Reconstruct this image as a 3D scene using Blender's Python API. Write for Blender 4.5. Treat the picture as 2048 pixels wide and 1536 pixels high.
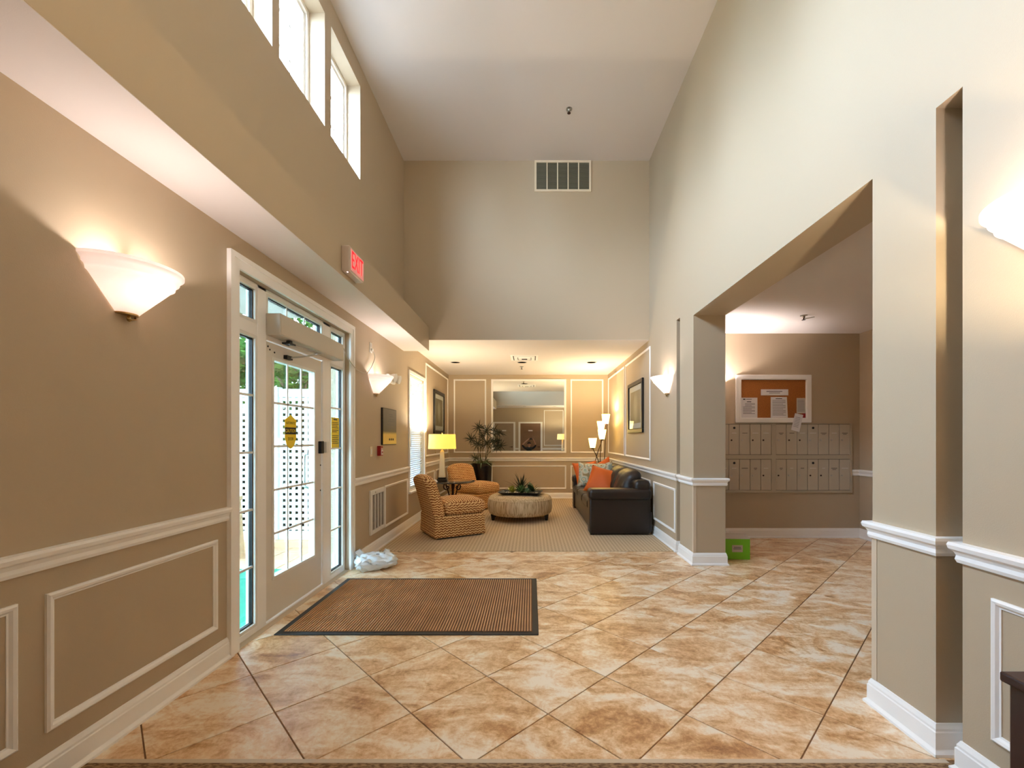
import bpy, math, random
from mathutils import Vector, Matrix
from math import sin, cos, pi, radians as R
random.seed(7)
for o in list(bpy.data.objects): bpy.data.objects.remove(o)
scene = bpy.context.scene
C = scene.collection

# ------------------------------------------------------------------ camera
H = 1.38                                   # lens height; x right, y into the picture, z up
cam = bpy.data.cameras.new('camera')
cam.sensor_fit = 'HORIZONTAL'; cam.sensor_width = 36.0
cam.lens = 870.0 / 2048 * 36.0
cam.shift_x = (1024 - 1062) / 2048
cam.shift_y = (878 - 768) / 2048
cam.clip_start = 0.02; cam.clip_end = 200
camo = bpy.data.objects.new('camera', cam); C.objects.link(camo)
camo.location = (0, 0, H); camo.rotation_euler = (pi / 2, 0, 0)
scene.camera = camo

# ------------------------------------------------------------------ sky and exposure
SKY = 31.0
world = bpy.data.worlds.new('overcast_sky'); scene.world = world
world.use_nodes = True
wn = world.node_tree.nodes; wl = world.node_tree.links
wn.clear()
wo = wn.new('ShaderNodeOutputWorld'); wb = wn.new('ShaderNodeBackground')
wb.inputs['Color'].default_value = (0.61, 0.75, 1.0, 1); wb.inputs['Strength'].default_value = SKY
wl.new(wb.outputs[0], wo.inputs[0])
vs = scene.view_settings
vs.view_transform = 'Standard'; vs.look = 'None'; vs.gamma = 1.0; vs.use_curve_mapping = False
vs.exposure = 1.28
scene.cycles.max_bounces = 10; scene.cycles.diffuse_bounces = 6; scene.cycles.glossy_bounces = 5
scene.cycles.transparent_max_bounces = 16
scene.cycles.sample_clamp_indirect = 6.0
SCONCE_W = 9.0      # bulb in each wall sconce

# ------------------------------------------------------------------ room measures
XL, XR, XM = -1.915, 1.78, 4.60            # left wall, right wall, far wall of the mail room
XRB = 2.13                                 # mail-room face of the right wall
YB, YU, YF, YN = 10.09, 6.547, 0.83, -0.73 # lounge back wall, upper back wall, upper rear wall, rear wall
YM = 6.09                                  # mail-room back wall
ZC, ZH = 2.87, 5.568                       # low and high ceilings
YCARP = 5.336; YNEAR = 1.86

# ------------------------------------------------------------------ materials
def lin(c):
    return tuple(((v / 255) / 12.92 if v / 255 <= .04045 else ((v / 255 + .055) / 1.055) ** 2.4) for v in c)
def mat(name, rgb=None, rough=.5, metal=0., emit=None, estr=0., spec=None, bump=None, vary=None, coat=0., sheen=0.):
    m = bpy.data.materials.new(name); m.use_nodes = True
    nt = m.node_tree; n = nt.nodes; l = nt.links
    p = n['Principled BSDF']
    c = lin(rgb) + (1,)
    p.inputs['Base Color'].default_value = c
    p.inputs['Roughness'].default_value = rough; p.inputs['Metallic'].default_value = metal
    if spec is not None: p.inputs['Specular IOR Level'].default_value = spec
    if coat: p.inputs['Coat Weight'].default_value = coat; p.inputs['Coat Roughness'].default_value = .1
    if sheen: p.inputs['Sheen Weight'].default_value = sheen
    if emit: p.inputs['Emission Color'].default_value = lin(emit) + (1,); p.inputs['Emission Strength'].default_value = estr
    if bump or vary:
        tc = n.new('ShaderNodeTexCoord')
    if bump:
        nz = n.new('ShaderNodeTexNoise'); nz.inputs['Scale'].default_value = bump[0]; nz.inputs['Detail'].default_value = 3
        b = n.new('ShaderNodeBump'); b.inputs['Strength'].default_value = bump[1]; b.inputs['Distance'].default_value = .01
        l.new(tc.outputs['Object'], nz.inputs['Vector']); l.new(nz.outputs['Fac'], b.inputs['Height']); l.new(b.outputs[0], p.inputs['Normal'])
    if vary:
        nz = n.new('ShaderNodeTexNoise'); nz.inputs['Scale'].default_value = vary[0]; nz.inputs['Detail'].default_value = 5
        r = n.new('ShaderNodeValToRGB')
        d = vary[1]
        r.color_ramp.elements[0].position = .3; r.color_ramp.elements[1].position = .7
        r.color_ramp.elements[0].color = tuple(v * (1 - d) for v in c[:3]) + (1,)
        r.color_ramp.elements[1].color = tuple(min(1, v * (1 + d)) for v in c[:3]) + (1,)
        l.new(tc.outputs['Object'], nz.inputs['Vector']); l.new(nz.outputs['Fac'], r.inputs[0]); l.new(r.outputs[0], p.inputs['Base Color'])
    return m
M = {}
M['paint'] = mat('taupe_wall_paint', (184, 166, 140), .55, bump=(220, .06))
M['ceil'] = mat('ceiling_paint', (216, 208, 202), .8, bump=(300, .05))
M['trim'] = mat('white_trim_paint', (247, 245, 242), .38)
M['white'] = mat('white_plastic', (232, 230, 224), .4)
M['doorp'] = mat('door_paint', (222, 216, 206), .42)
M['opbox'] = mat('operator_grey', (200, 192, 178), .4)
M['guard'] = mat('corner_guard', (206, 188, 164), .35)
M['black'] = mat('black_rubber', (14, 13, 13), .5)
M['gasket'] = mat('black_gasket', (10, 11, 14), .45)
M['dark'] = mat('dark_void', (8, 8, 8), .8)
M['brass'] = mat('aged_brass', (190, 158, 104), .28, 1.)
M['chrome'] = mat('brushed_nickel', (190, 188, 182), .28, 1.)
M['iron'] = mat('bronze_iron', (58, 38, 28), .4, .7)
M['grout'] = mat('grout', (140, 104, 72), .9)
M['mirror'] = mat('mirror_silver', (235, 240, 236), .0, 1.)
M['red'] = mat('red_plastic', (150, 18, 22), .35)
M['yellow'] = mat('yellow_decal', (246, 214, 20), .45, emit=(246, 214, 20), estr=0.0)
M['ink'] = mat('black_ink', (20, 18, 16), .6)
M['inkgrey'] = mat('grey_ink', (120, 116, 118), .7)
M['paper'] = mat('paper', (226, 222, 222), .7)
M['cork'] = mat('cork', (156, 92, 36), .9, vary=(90, .3))
M['mailbox'] = mat('mailbox_aluminium', (190, 178, 158), .45, .1)
M['mailframe'] = mat('mailbox_frame', (180, 168, 146), .45, .1)
M['leather'] = mat('espresso_leather', (30, 20, 15), .36, bump=(60, .12), spec=.5)
M['wood'] = mat('dark_mahogany', (52, 26, 20), .35, vary=(6, .25))
M['blackwood'] = mat('black_wood', (18, 14, 12), .4)
M['pot'] = mat('black_pot', (10, 10, 16), .25)
M['soil'] = mat('soil', (38, 28, 20), .9)
M['leafdark'] = mat('dark_green_leaf', (26, 36, 14), .5, vary=(20, .35))
M['leafmid'] = mat('green_leaf', (62, 88, 36), .5, vary=(15, .35))
M['leafpale'] = mat('pale_green_leaf', (120, 150, 108), .45)
M['leafyel'] = mat('yellow_green_leaf', (150, 150, 52), .5, vary=(20, .3))
M['stem'] = mat('plant_stem', (66, 60, 28), .6)
M['orange'] = mat('orange_silk', (204, 90, 0), .6, bump=(300, .1))
M['cream'] = mat('cream_alabaster', (238, 220, 182), .35)
M['tablegl'] = mat('dark_glass_top', (46, 34, 28), .08, coat=.6)
M['greenbox'] = mat('green_carton', (122, 196, 36), .5)
M['carton'] = mat('grey_carton', (196, 186, 172), .7)
M['mesh'] = mat('vent_screen_grey', (104, 100, 82), .7)  # muted olive-grey of the vent screen and louvres
M['grillew'] = mat('grille_cream', (226, 212, 186), .5)
M['grilled'] = mat('return_grille_dark', (150, 140, 130), .6)
M['doortan'] = mat('tan_door', (160, 142, 122), .5)
M['doorbrown'] = mat('brown_door', (132, 100, 74), .5)
M['skin'] = mat('skin', (206, 160, 136), .5)
M['cloth'] = mat('black_shirt', (14, 14, 18), .8)
M['jean'] = mat('dark_trousers', (34, 36, 46), .8)
M['hair'] = mat('dark_hair', (30, 22, 18), .6)
M['exitbox'] = mat('exit_housing', (196, 176, 160), .45)
M['turf'] = mat('green_outdoor_carpet', (44, 150, 120), .95, bump=(200, .6), vary=(120, .25))
M['paver'] = mat('tan_pavers', (214, 178, 140), .85, vary=(3, .12))
M['fence'] = mat('white_vinyl', (240, 240, 240), .4)
M['bark'] = mat('bark', (92, 70, 50), .9, bump=(20, .5))
M['hedge'] = mat('dark_hedge', (62, 60, 40), .8, vary=(9, .3))
M['planter'] = mat('tan_stone', (206, 172, 134), .8, vary=(40, .15))
M['ground'] = mat('earth', (104, 88, 64), .95, vary=(2, .2))
M['bag'] = mat('white_poly_bag', (226, 232, 236), .28)
M['bulb'] = mat('bulb', (255, 240, 220), .5, emit=(255, 236, 214), estr=12)
M['fshade'] = mat('floor_lamp_glass', (255, 240, 190), .35, emit=(255, 214, 112), estr=3.2)
M['tshade'] = mat('yellow_lampshade', (252, 236, 190), .8, emit=(255, 190, 30), estr=.5)
M['exitred'] = mat('exit_letters', (230, 6, 20), .5, emit=(255, 0, 20), estr=.9)
M['exitpanel'] = mat('exit_panel', (226, 160, 152), .5, emit=(255, 150, 150), estr=.12)
M['led'] = mat('led', (255, 220, 210), .5, emit=(255, 200, 190), estr=3)

def glass_mat(name='window_glass', tint=(.93, .97, .96, 1)):
    m = bpy.data.materials.new(name); m.use_nodes = True
    n = m.node_tree.nodes; l = m.node_tree.links; n.clear()
    out = n.new('ShaderNodeOutputMaterial'); mx = n.new('ShaderNodeMixShader')
    t = n.new('ShaderNodeBsdfTransparent'); t.inputs[0].default_value = tint
    g = n.new('ShaderNodeBsdfGlossy'); g.inputs['Roughness'].default_value = .02
    lw = n.new('ShaderNodeLayerWeight'); lw.inputs[0].default_value = .5
    pw = n.new('ShaderNodeMath'); pw.operation = 'POWER'; pw.inputs[1].default_value = 4.0
    ma = n.new('ShaderNodeMath'); ma.operation = 'MULTIPLY_ADD'; ma.inputs[1].default_value = .5; ma.inputs[2].default_value = .025
    l.new(lw.outputs['Facing'], pw.inputs[0]); l.new(pw.outputs[0], ma.inputs[0]); l.new(ma.outputs[0], mx.inputs[0]); l.new(t.outputs[0], mx.inputs[1]); l.new(g.outputs[0], mx.inputs[2]); l.new(mx.outputs[0], out.inputs[0])
    return m
M['glass'] = glass_mat()
M['tinted'] = glass_mat('tinted_door_glass', (.46, .515, .51, 1))  # dimming of the bright outdoors is put into this glass tint
def translucent(name, rgb, k=.5):
    m = bpy.data.materials.new(name); m.use_nodes = True
    n = m.node_tree.nodes; l = m.node_tree.links; n.clear()
    out = n.new('ShaderNodeOutputMaterial'); mx = n.new('ShaderNodeMixShader'); mx.inputs[0].default_value = k
    d = n.new('ShaderNodeBsdfDiffuse'); t = n.new('ShaderNodeBsdfTranslucent')
    d.inputs[0].default_value = lin(rgb) + (1,); t.inputs[0].default_value = lin(rgb) + (1,)
    l.new(d.outputs[0], mx.inputs[1]); l.new(t.outputs[0], mx.inputs[2]); l.new(mx.outputs[0], out.inputs[0])
    return m
M['blind'] = translucent('blind_slat', (236, 244, 250), .04)
M['shade'] = translucent('frosted_glass_shade', (252, 246, 245), .52)
M['foliage'] = translucent('tree_leaf', (52, 78, 34), .3)
M['foliage2'] = translucent('tree_leaf_light', (78, 108, 48), .3)

def node_mat(name):
    m = bpy.data.materials.new(name); m.use_nodes = True
    nt = m.node_tree
    return m, nt.nodes, nt.links, nt.nodes['Principled BSDF']
def math_n(n, l, op, a, b=None, c=None):
    q = n.new('ShaderNodeMath'); q.operation = op
    for i, v in enumerate((a, b, c)):
        if v is None: continue
        if isinstance(v, (int, float)): q.inputs[i].default_value = v
        else: l.new(v, q.inputs[i])
    return q.outputs[0]
def ramp(n, l, fac, stops):
    r = n.new('ShaderNodeValToRGB')
    e = r.color_ramp.elements
    while len(e) < len(stops): e.new(.5)
    for i, (p, c) in enumerate(stops): e[i].position = p; e[i].color = lin(c) + (1,)
    l.new(fac, r.inputs[0]); return r.outputs[0]

def tile_mat():
    m, n, l, p = node_mat('sandstone_tile')
    tc = n.new('ShaderNodeTexCoord'); oi = n.new('ShaderNodeObjectInfo')
    off = n.new('ShaderNodeVectorMath'); off.operation = 'SCALE'; off.inputs[0].default_value = (37., 91., 53.)
    l.new(oi.outputs['Random'], off.inputs['Scale'])
    ad = n.new('ShaderNodeVectorMath'); l.new(tc.outputs['Object'], ad.inputs[0]); l.new(off.outputs[0], ad.inputs[1])
    mp = n.new('ShaderNodeMapping'); mp.inputs['Scale'].default_value = (1.0, 2.3, 1); mp.inputs['Rotation'].default_value = (0, 0, .75)
    l.new(ad.outputs[0], mp.inputs[0])
    a = n.new('ShaderNodeTexNoise'); a.inputs['Scale'].default_value = 2.1; a.inputs['Detail'].default_value = 9; a.inputs['Roughness'].default_value = .62; a.inputs['Distortion'].default_value = 1.0
    b = n.new('ShaderNodeTexNoise'); b.inputs['Scale'].default_value = 9; b.inputs['Detail'].default_value = 12; b.inputs['Roughness'].default_value = .75; b.inputs['Distortion'].default_value = .8
    l.new(mp.outputs[0], a.inputs['Vector']); l.new(ad.outputs[0], b.inputs['Vector'])
    c_ = n.new('ShaderNodeTexNoise'); c_.inputs['Scale'].default_value = 48; c_.inputs['Detail'].default_value = 6; c_.inputs['Roughness'].default_value = .7
    l.new(ad.outputs[0], c_.inputs['Vector'])
    f = math_n(n, l, 'MULTIPLY_ADD', b.outputs['Fac'], .40, math_n(n, l, 'MULTIPLY_ADD', a.outputs['Fac'], .66, math_n(n, l, 'MULTIPLY_ADD', c_.outputs['Fac'], .22, -.07)))
    col = ramp(n, l, f, [(.39, (146, 96, 54)), (.475, (192, 142, 92)), (.54, (220, 178, 130)), (.59, (234, 202, 162)), (.66, (246, 230, 206))])
    l.new(col, p.inputs['Base Color'])
    p.inputs['Roughness'].default_value = .3
    bp = n.new('ShaderNodeBump'); bp.inputs['Strength'].default_value = .12; bp.inputs['Distance'].default_value = .01
    l.new(b.outputs['Fac'], bp.inputs['Height']); l.new(bp.outputs[0], p.inputs['Normal'])
    return m
M['tile'] = tile_mat()

def carpet_mat():
    m, n, l, p = node_mat('ribbed_beige_carpet')
    tc = n.new('ShaderNodeTexCoord'); sp = n.new('ShaderNodeSeparateXYZ'); l.new(tc.outputs['Object'], sp.inputs[0])
    sx = math_n(n, l, 'SINE', math_n(n, l, 'MULTIPLY', sp.outputs['X'], 2 * pi / .045))
    sy = math_n(n, l, 'SINE', math_n(n, l, 'MULTIPLY', sp.outputs['Y'], 2 * pi / .06))
    nz = n.new('ShaderNodeTexNoise'); nz.inputs['Scale'].default_value = 260; l.new(tc.outputs['Object'], nz.inputs['Vector'])
    h = math_n(n, l, 'ADD', math_n(n, l, 'MULTIPLY_ADD', sx, .13, .5), math_n(n, l, 'MULTIPLY', math_n(n, l, 'MULTIPLY', sx, sy), .16))
    h = math_n(n, l, 'ADD', h, math_n(n, l, 'MULTIPLY_ADD', nz.outputs['Fac'], .5, -.25))
    col = ramp(n, l, h, [(.1, (150, 126, 96)), (.55, (200, 176, 142)), (.95, (226, 206, 174))])
    l.new(col, p.inputs['Base Color']); p.inputs['Roughness'].default_value = .95
    bp = n.new('ShaderNodeBump'); bp.inputs['Strength'].default_value = .5; bp.inputs['Distance'].default_value = .006
    l.new(h, bp.inputs['Height']); l.new(bp.outputs[0], p.inputs['Normal'])
    return m
M['carpet'] = carpet_mat()
def rear_carpet_mat():
    m, n, l, p = node_mat('brown_woven_carpet')
    tc = n.new('ShaderNodeTexCoord'); mp = n.new('ShaderNodeMapping'); mp.inputs['Scale'].default_value = (26, 60, 1); mp.inputs['Rotation'].default_value = (0, 0, .5)
    l.new(tc.outputs['Object'], mp.inputs[0])
    nz = n.new('ShaderNodeTexNoise'); nz.inputs['Scale'].default_value = 1.6; nz.inputs['Detail'].default_value = 4; l.new(mp.outputs[0], nz.inputs['Vector'])
    l.new(ramp(n, l, nz.outputs['Fac'], [(.4, (104, 74, 46)), (.6, (162, 130, 92))]), p.inputs['Base Color']); p.inputs['Roughness'].default_value = .95
    return m
M['carpet2'] = rear_carpet_mat()

def zigzag_mat():
    m, n, l, p = node_mat('zigzag_upholstery')
    tc = n.new('ShaderNodeTexCoord'); sp = n.new('ShaderNodeSeparateXYZ'); l.new(tc.outputs['Object'], sp.inputs[0])
    sn = n.new('ShaderNodeSeparateXYZ'); l.new(tc.outputs['Normal'], sn.inputs[0])
    top = math_n(n, l, 'GREATER_THAN', math_n(n, l, 'ABSOLUTE', sn.outputs['Z']), .72)
    inv = math_n(n, l, 'SUBTRACT', 1., top)
    u = math_n(n, l, 'ADD', math_n(n, l, 'MULTIPLY', top, sp.outputs['Y']), math_n(n, l, 'MULTIPLY', inv, math_n(n, l, 'ADD', sp.outputs['X'], sp.outputs['Y'])))
    v = math_n(n, l, 'ADD', math_n(n, l, 'MULTIPLY', top, sp.outputs['X']), math_n(n, l, 'MULTIPLY', inv, sp.outputs['Z']))
    nz = n.new('ShaderNodeTexNoise'); nz.inputs['Scale'].default_value = 38; l.new(tc.outputs['Object'], nz.inputs['Vector'])
    zz = math_n(n, l, 'PINGPONG', math_n(n, l, 'MULTIPLY_ADD', nz.outputs['Fac'], .02, u), .028)
    w = math_n(n, l, 'MULTIPLY_ADD', zz, .62, math_n(n, l, 'MULTIPLY_ADD', nz.outputs['Fac'], .016, v))
    s = math_n(n, l, 'SINE', math_n(n, l, 'MULTIPLY', w, 2 * pi / .034))
    n2 = n.new('ShaderNodeTexNoise'); n2.inputs['Scale'].default_value = 150; l.new(tc.outputs['Object'], n2.inputs['Vector'])
    f = math_n(n, l, 'MULTIPLY_ADD', s, .36, math_n(n, l, 'MULTIPLY', n2.outputs['Fac'], 1.0))
    l.new(ramp(n, l, f, [(.18, (116, 58, 22)), (.38, (182, 112, 52)), (.55, (216, 168, 104)), (.8, (236, 200, 142))]), p.inputs['Base Color'])
    p.inputs['Roughness'].default_value = .85
    return m
M['zigzag'] = zigzag_mat()
def ottoman_mat():
    m, n, l, p = node_mat('cream_corded_fabric')
    tc = n.new('ShaderNodeTexCoord'); mp = n.new('ShaderNodeMapping'); mp.inputs['Scale'].default_value = (42, 42, 4)
    l.new(tc.outputs['Object'], mp.inputs[0])
    nz = n.new('ShaderNodeTexNoise'); nz.inputs['Scale'].default_value = 1.3; nz.inputs['Detail'].default_value = 4; l.new(mp.outputs[0], nz.inputs['Vector'])
    l.new(ramp(n, l, nz.outputs['Fac'], [(.34, (158, 132, 96)), (.52, (200, 178, 142)), (.7, (218, 200, 166))]), p.inputs['Base Color'])
    p.inputs['Roughness'].default_value = .9
    bp = n.new('ShaderNodeBump'); bp.inputs['Strength'].default_value = .4; bp.inputs['Distance'].default_value = .008
    l.new(nz.outputs['Fac'], bp.inputs['Height']); l.new(bp.outputs[0], p.inputs['Normal'])
    return m
M['ottoman'] = ottoman_mat()
def medallion_mat():
    m, n, l, p = node_mat('blue_gold_medallion_fabric')
    tc = n.new('ShaderNodeTexCoord')
    v = n.new('ShaderNodeTexVoronoi'); v.inputs['Scale'].default_value = 7.5; v.inputs['Randomness'].default_value = .7
    nz = n.new('ShaderNodeTexNoise'); nz.inputs['Scale'].default_value = 16
    l.new(tc.outputs['Object'], v.inputs['Vector']); l.new(tc.outputs['Object'], nz.inputs['Vector'])
    f = math_n(n, l, 'MULTIPLY_ADD', nz.outputs['Fac'], .3, v.outputs['Distance'])
    l.new(ramp(n, l, f, [(.18, (112, 84, 44)), (.3, (176, 146, 92)), (.38, (214, 208, 184)), (.45, (134, 150, 134)), (.55, (178, 190, 174)), (.66, (206, 200, 178)), (.8, (150, 130, 90))]), p.inputs['Base Color'])
    p.inputs['Roughness'].default_value = .7
    return m
M['medallion'] = medallion_mat()
def art_mat(name, dark, light):
    m, n, l, p = node_mat(name)
    tc = n.new('ShaderNodeTexCoord'); mp = n.new('ShaderNodeMapping'); mp.inputs['Scale'].default_value = (1, 1.7, 1.1); mp.inputs['Rotation'].default_value = (.35, 0, 0)
    l.new(tc.outputs['Object'], mp.inputs[0])
    nz = n.new('ShaderNodeTexNoise'); nz.inputs['Scale'].default_value = 4; nz.inputs['Distortion'].default_value = 1.5; l.new(mp.outputs[0], nz.inputs['Vector'])
    ln = n.new('ShaderNodeVectorMath'); ln.operation = 'LENGTH'; l.new(mp.outputs[0], ln.inputs[0])
    f = math_n(n, l, 'MULTIPLY_ADD', nz.outputs['Fac'], .35, math_n(n, l, 'MULTIPLY', ln.outputs['Value'], 1.5))
    l.new(ramp(n, l, f, [(.2, light), (.5, tuple((a + b) // 2 for a, b in zip(dark, light))), (.62, dark), (.9, dark)]), p.inputs['Base Color'])
    p.inputs['Roughness'].default_value = .5
    return m
M['art1'] = art_mat('calla_print', (112, 98, 74), (206, 196, 172))
M['art2'] = art_mat('pale_print', (150, 138, 118), (196, 184, 164))
def plaque_mat():
    m, n, l, p = node_mat('plaque_face')
    tc = n.new('ShaderNodeTexCoord'); sp = n.new('ShaderNodeSeparateXYZ'); l.new(tc.outputs['Object'], sp.inputs[0])
    nz = n.new('ShaderNodeTexNoise'); nz.inputs['Scale'].default_value = 30; l.new(tc.outputs['Object'], nz.inputs['Vector'])
    f = math_n(n, l, 'MULTIPLY_ADD', nz.outputs['Fac'], .03, math_n(n, l, 'MULTIPLY', sp.outputs['Z'], 2.))
    l.new(ramp(n, l, f, [(.0, (224, 190, 84)), (.285, (218, 182, 84)), (.37, (92, 84, 66)), (.6, (106, 100, 88)), (1., (120, 112, 98))]), p.inputs['Base Color'])
    p.inputs['Roughness'].default_value = .35
    return m
M['plaque'] = plaque_mat()

# ------------------------------------------------------------------ mesh helpers
class MB:
    def __init__(s): s.v = []; s.f = []; s.m = []
    def add(s, vs, fs, mi=0):
        b = len(s.v); s.v += [tuple(v) for v in vs]; s.f += [tuple(i + b for i in f) for f in fs]; s.m += [mi] * len(fs); return s
    def box(s, x0, x1, y0, y1, z0, z1, mi=0):
        v = [(x0, y0, z0), (x1, y0, z0), (x1, y1, z0), (x0, y1, z0), (x0, y0, z1), (x1, y0, z1), (x1, y1, z1), (x0, y1, z1)]
        return s.add(v, [(0, 3, 2, 1), (4, 5, 6, 7), (0, 1, 5, 4), (1, 2, 6, 5), (2, 3, 7, 6), (3, 0, 4, 7)], mi)
    def lathe(s, prof, c=(0, 0, 0), seg=24, a0=0., a1=2 * pi, mi=0):
        full = abs(a1 - a0 - 2 * pi) < 1e-6; k = seg if full else seg + 1
        vs = [(c[0] + r * cos(a0 + (a1 - a0) * i / seg), c[1] + r * sin(a0 + (a1 - a0) * i / seg), c[2] + z) for (r, z) in prof for i in range(k)]
        fs = []
        for j in range(len(prof) - 1):
            for i in range(seg):
                a = j * k + i; b = j * k + (i + 1) % k
                fs.append((a, b, b + k, a + k))
        s.add(vs, fs, mi)
        if full:
            b = len(s.v) - len(vs)
            if prof[0][0] > 1e-6: s.f.append(tuple(b + i for i in range(k))[::-1]); s.m.append(mi)
            if prof[-1][0] > 1e-6: s.f.append(tuple(b + (len(prof) - 1) * k + i for i in range(k))); s.m.append(mi)
        return s
    def tube(s, pts, rad, seg=8, mi=0):
        pts = [Vector(p) for p in pts]; n = len(pts)
        rad = rad if isinstance(rad, (list, tuple)) else [rad] * n
        up = Vector((0, 0, 1)); vs = []
        prev = None
        for i, p in enumerate(pts):
            t = (pts[min(i + 1, n - 1)] - pts[max(i - 1, 0)]).normalized()
            if prev is None:
                ref = up if abs(t.z) < .9 else Vector((1, 0, 0))
                a = t.cross(ref).normalized()
            else:
                a = (prev - t * prev.dot(t)).normalized()
            prev = a; b = t.cross(a)
            for k in range(seg):
                an = 2 * pi * k / seg
                vs.append(p + (a * cos(an) + b * sin(an)) * rad[i])
        fs = [(i * seg + k, i * seg + (k + 1) % seg, (i + 1) * seg + (k + 1) % seg, (i + 1) * seg + k) for i in range(n - 1) for k in range(seg)]
        fs += [tuple(range(seg))[::-1], tuple((n - 1) * seg + k for k in range(seg))]
        return s.add(vs, fs, mi)
    def prism(s, poly, z0, z1, axis='z', mi=0):
        def P(a, b, h): return {'z': (a, b, h), 'x': (h, a, b), 'y': (a, h, b)}[axis]
        k = len(poly)
        vs = [P(a, b, z0) for a, b in poly] + [P(a, b, z1) for a, b in poly]
        fs = [tuple(range(k))[::-1], tuple(range(k, 2 * k))] + [(i, (i + 1) % k, (i + 1) % k + k, i + k) for i in range(k)]
        return s.add(vs, fs, mi)
    def rbox(s, c, d, r, m=3, k=3, fn=None, mi=0):
        """box of size d round centre c with corner radius r, its flats split m times; fn deforms (local point, unit coords)"""
        hs = [q / 2 for q in d]; r = min(r, min(hs) * .99)
        def axis(h):
            a = [-h + r - r * math.tan((1 - i / k) * pi / 4) for i in range(k)]
            mid = [-(h - r) + 2 * (h - r) * i / m for i in range(m + 1)]
            return a + mid + [-q for q in reversed(a)]
        ax = [axis(h) for h in hs]; idx = {}; vs = []; fs = []
        def vert(p):
            key = tuple(round(q, 6) for q in p)
            if key in idx: return idx[key]
            q = [max(-(h - r), min(h - r, t)) for t, h in zip(p, hs)]
            dv = Vector([a - b for a, b in zip(p, q)])
            if dv.length > 1e-9: dv = dv.normalized() * r
            o = Vector(q) + dv
            un = [t / h for t, h in zip(o, hs)]
            if fn: o = Vector(fn(o, un))
            idx[key] = len(vs); vs.append((o.x + c[0], o.y + c[1], o.z + c[2])); return idx[key]
        for a in range(3):
            b, e = (a + 1) % 3, (a + 2) % 3
            for sg in (-1, 1):
                for i in range(len(ax[b]) - 1):
                    for j in range(len(ax[e]) - 1):
                        q = []
                        for (ii, jj) in ((i, j), (i + 1, j), (i + 1, j + 1), (i, j + 1)):
                            p = [0, 0, 0]; p[a] = sg * hs[a]; p[b] = ax[b][ii]; p[e] = ax[e][jj]; q.append(vert(p))
                        fs.append(tuple(q if sg > 0 else q[::-1]))
        return s.add(vs, fs, mi)
    def build(s, name, m, parent=None, smooth=False, angle=None):
        me = bpy.data.meshes.new(name); me.from_pydata(s.v, [], s.f); me.validate(); 
        ms = m if isinstance(m, (list, tuple)) else [m]
        for q in ms: me.materials.append(M[q] if isinstance(q, str) else q)
        if len(ms) > 1:
            for p, i in zip(me.polygons, s.m): p.material_index = i
        import bmesh
        bm = bmesh.new(); bm.from_mesh(me); bmesh.ops.recalc_face_normals(bm, faces=bm.faces); bm.to_mesh(me); bm.free()
        if smooth:
            for p in me.polygons: p.use_smooth = True
            if angle: me.set_sharp_from_angle(angle=R(angle))
        return link(name, me, parent)
def link(name, data, parent=None):
    o = bpy.data.objects.new(name, data); C.objects.link(o)
    if parent: o.parent = parent
    return o
def tag(o, label, cat=None, group=None):
    o['label'] = label
    if cat: o['category'] = cat
    if group: o['group'] = group
    return o
def struct(o, label=None):
    o['kind'] = 'structure'
    if label: o['label'] = label
    return o
def thing(name, label, cat, loc=(0, 0, 0), rz=0., group=None):
    o = link(name, None); o.location = loc; o.rotation_euler = (0, 0, rz); o.empty_display_size = .1
    return tag(o, label, cat, group)
def copy_tree(o, parent=None):
    c = o.copy(); C.objects.link(c)
    if parent: c.parent = parent
    for ch in o.children: copy_tree(ch, c)
    return c
def bevel(o, w=.004, seg=2):
    b = o.modifiers.new('edge', 'BEVEL'); b.width = w; b.segments = seg; b.limit_method = 'ANGLE'; b.angle_limit = R(40); return o
def text(name, body, size, m, parent, loc, facing='x', extrude=.001, spacing=1.0, width=None):
    cu = bpy.data.curves.new(name, 'FONT'); cu.body = body; cu.size = size; cu.extrude = extrude
    cu.align_x = 'CENTER'; cu.align_y = 'CENTER'; cu.space_character = spacing; cu.resolution_u = 3
    t = bpy.data.objects.new(name, cu); C.objects.link(t)
    dg = bpy.context.evaluated_depsgraph_get()
    me = bpy.data.meshes.new_from_object(t.evaluated_get(dg)); bpy.data.objects.remove(t)
    rot = {'x': Matrix(((0, 0, 1), (1, 0, 0), (0, 1, 0))), '-y': Matrix(((1, 0, 0), (0, 0, -1), (0, 1, 0))), 'y': Matrix(((-1, 0, 0), (0, 0, 1), (0, 1, 0)))}[facing]
    me.transform(rot.to_4x4()); me.materials.clear(); me.materials.append(M[m])
    o = link(name, me, parent); o.location = loc
    if width:
        span = max((v.co.x if facing != 'x' else v.co.y) for v in me.vertices) * 2
        k = width / span
        me.transform(Matrix.Diagonal((k if facing != 'x' else 1, k if facing == 'x' else 1, 1, 1)))
    return o
def point_light(name, loc, w, col, parent=None, rad=.03):
    li = bpy.data.lights.new(name, 'POINT'); li.energy = w; li.color = col; li.shadow_soft_size = rad
    o = link(name, li, parent); o.location = loc; return o
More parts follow.
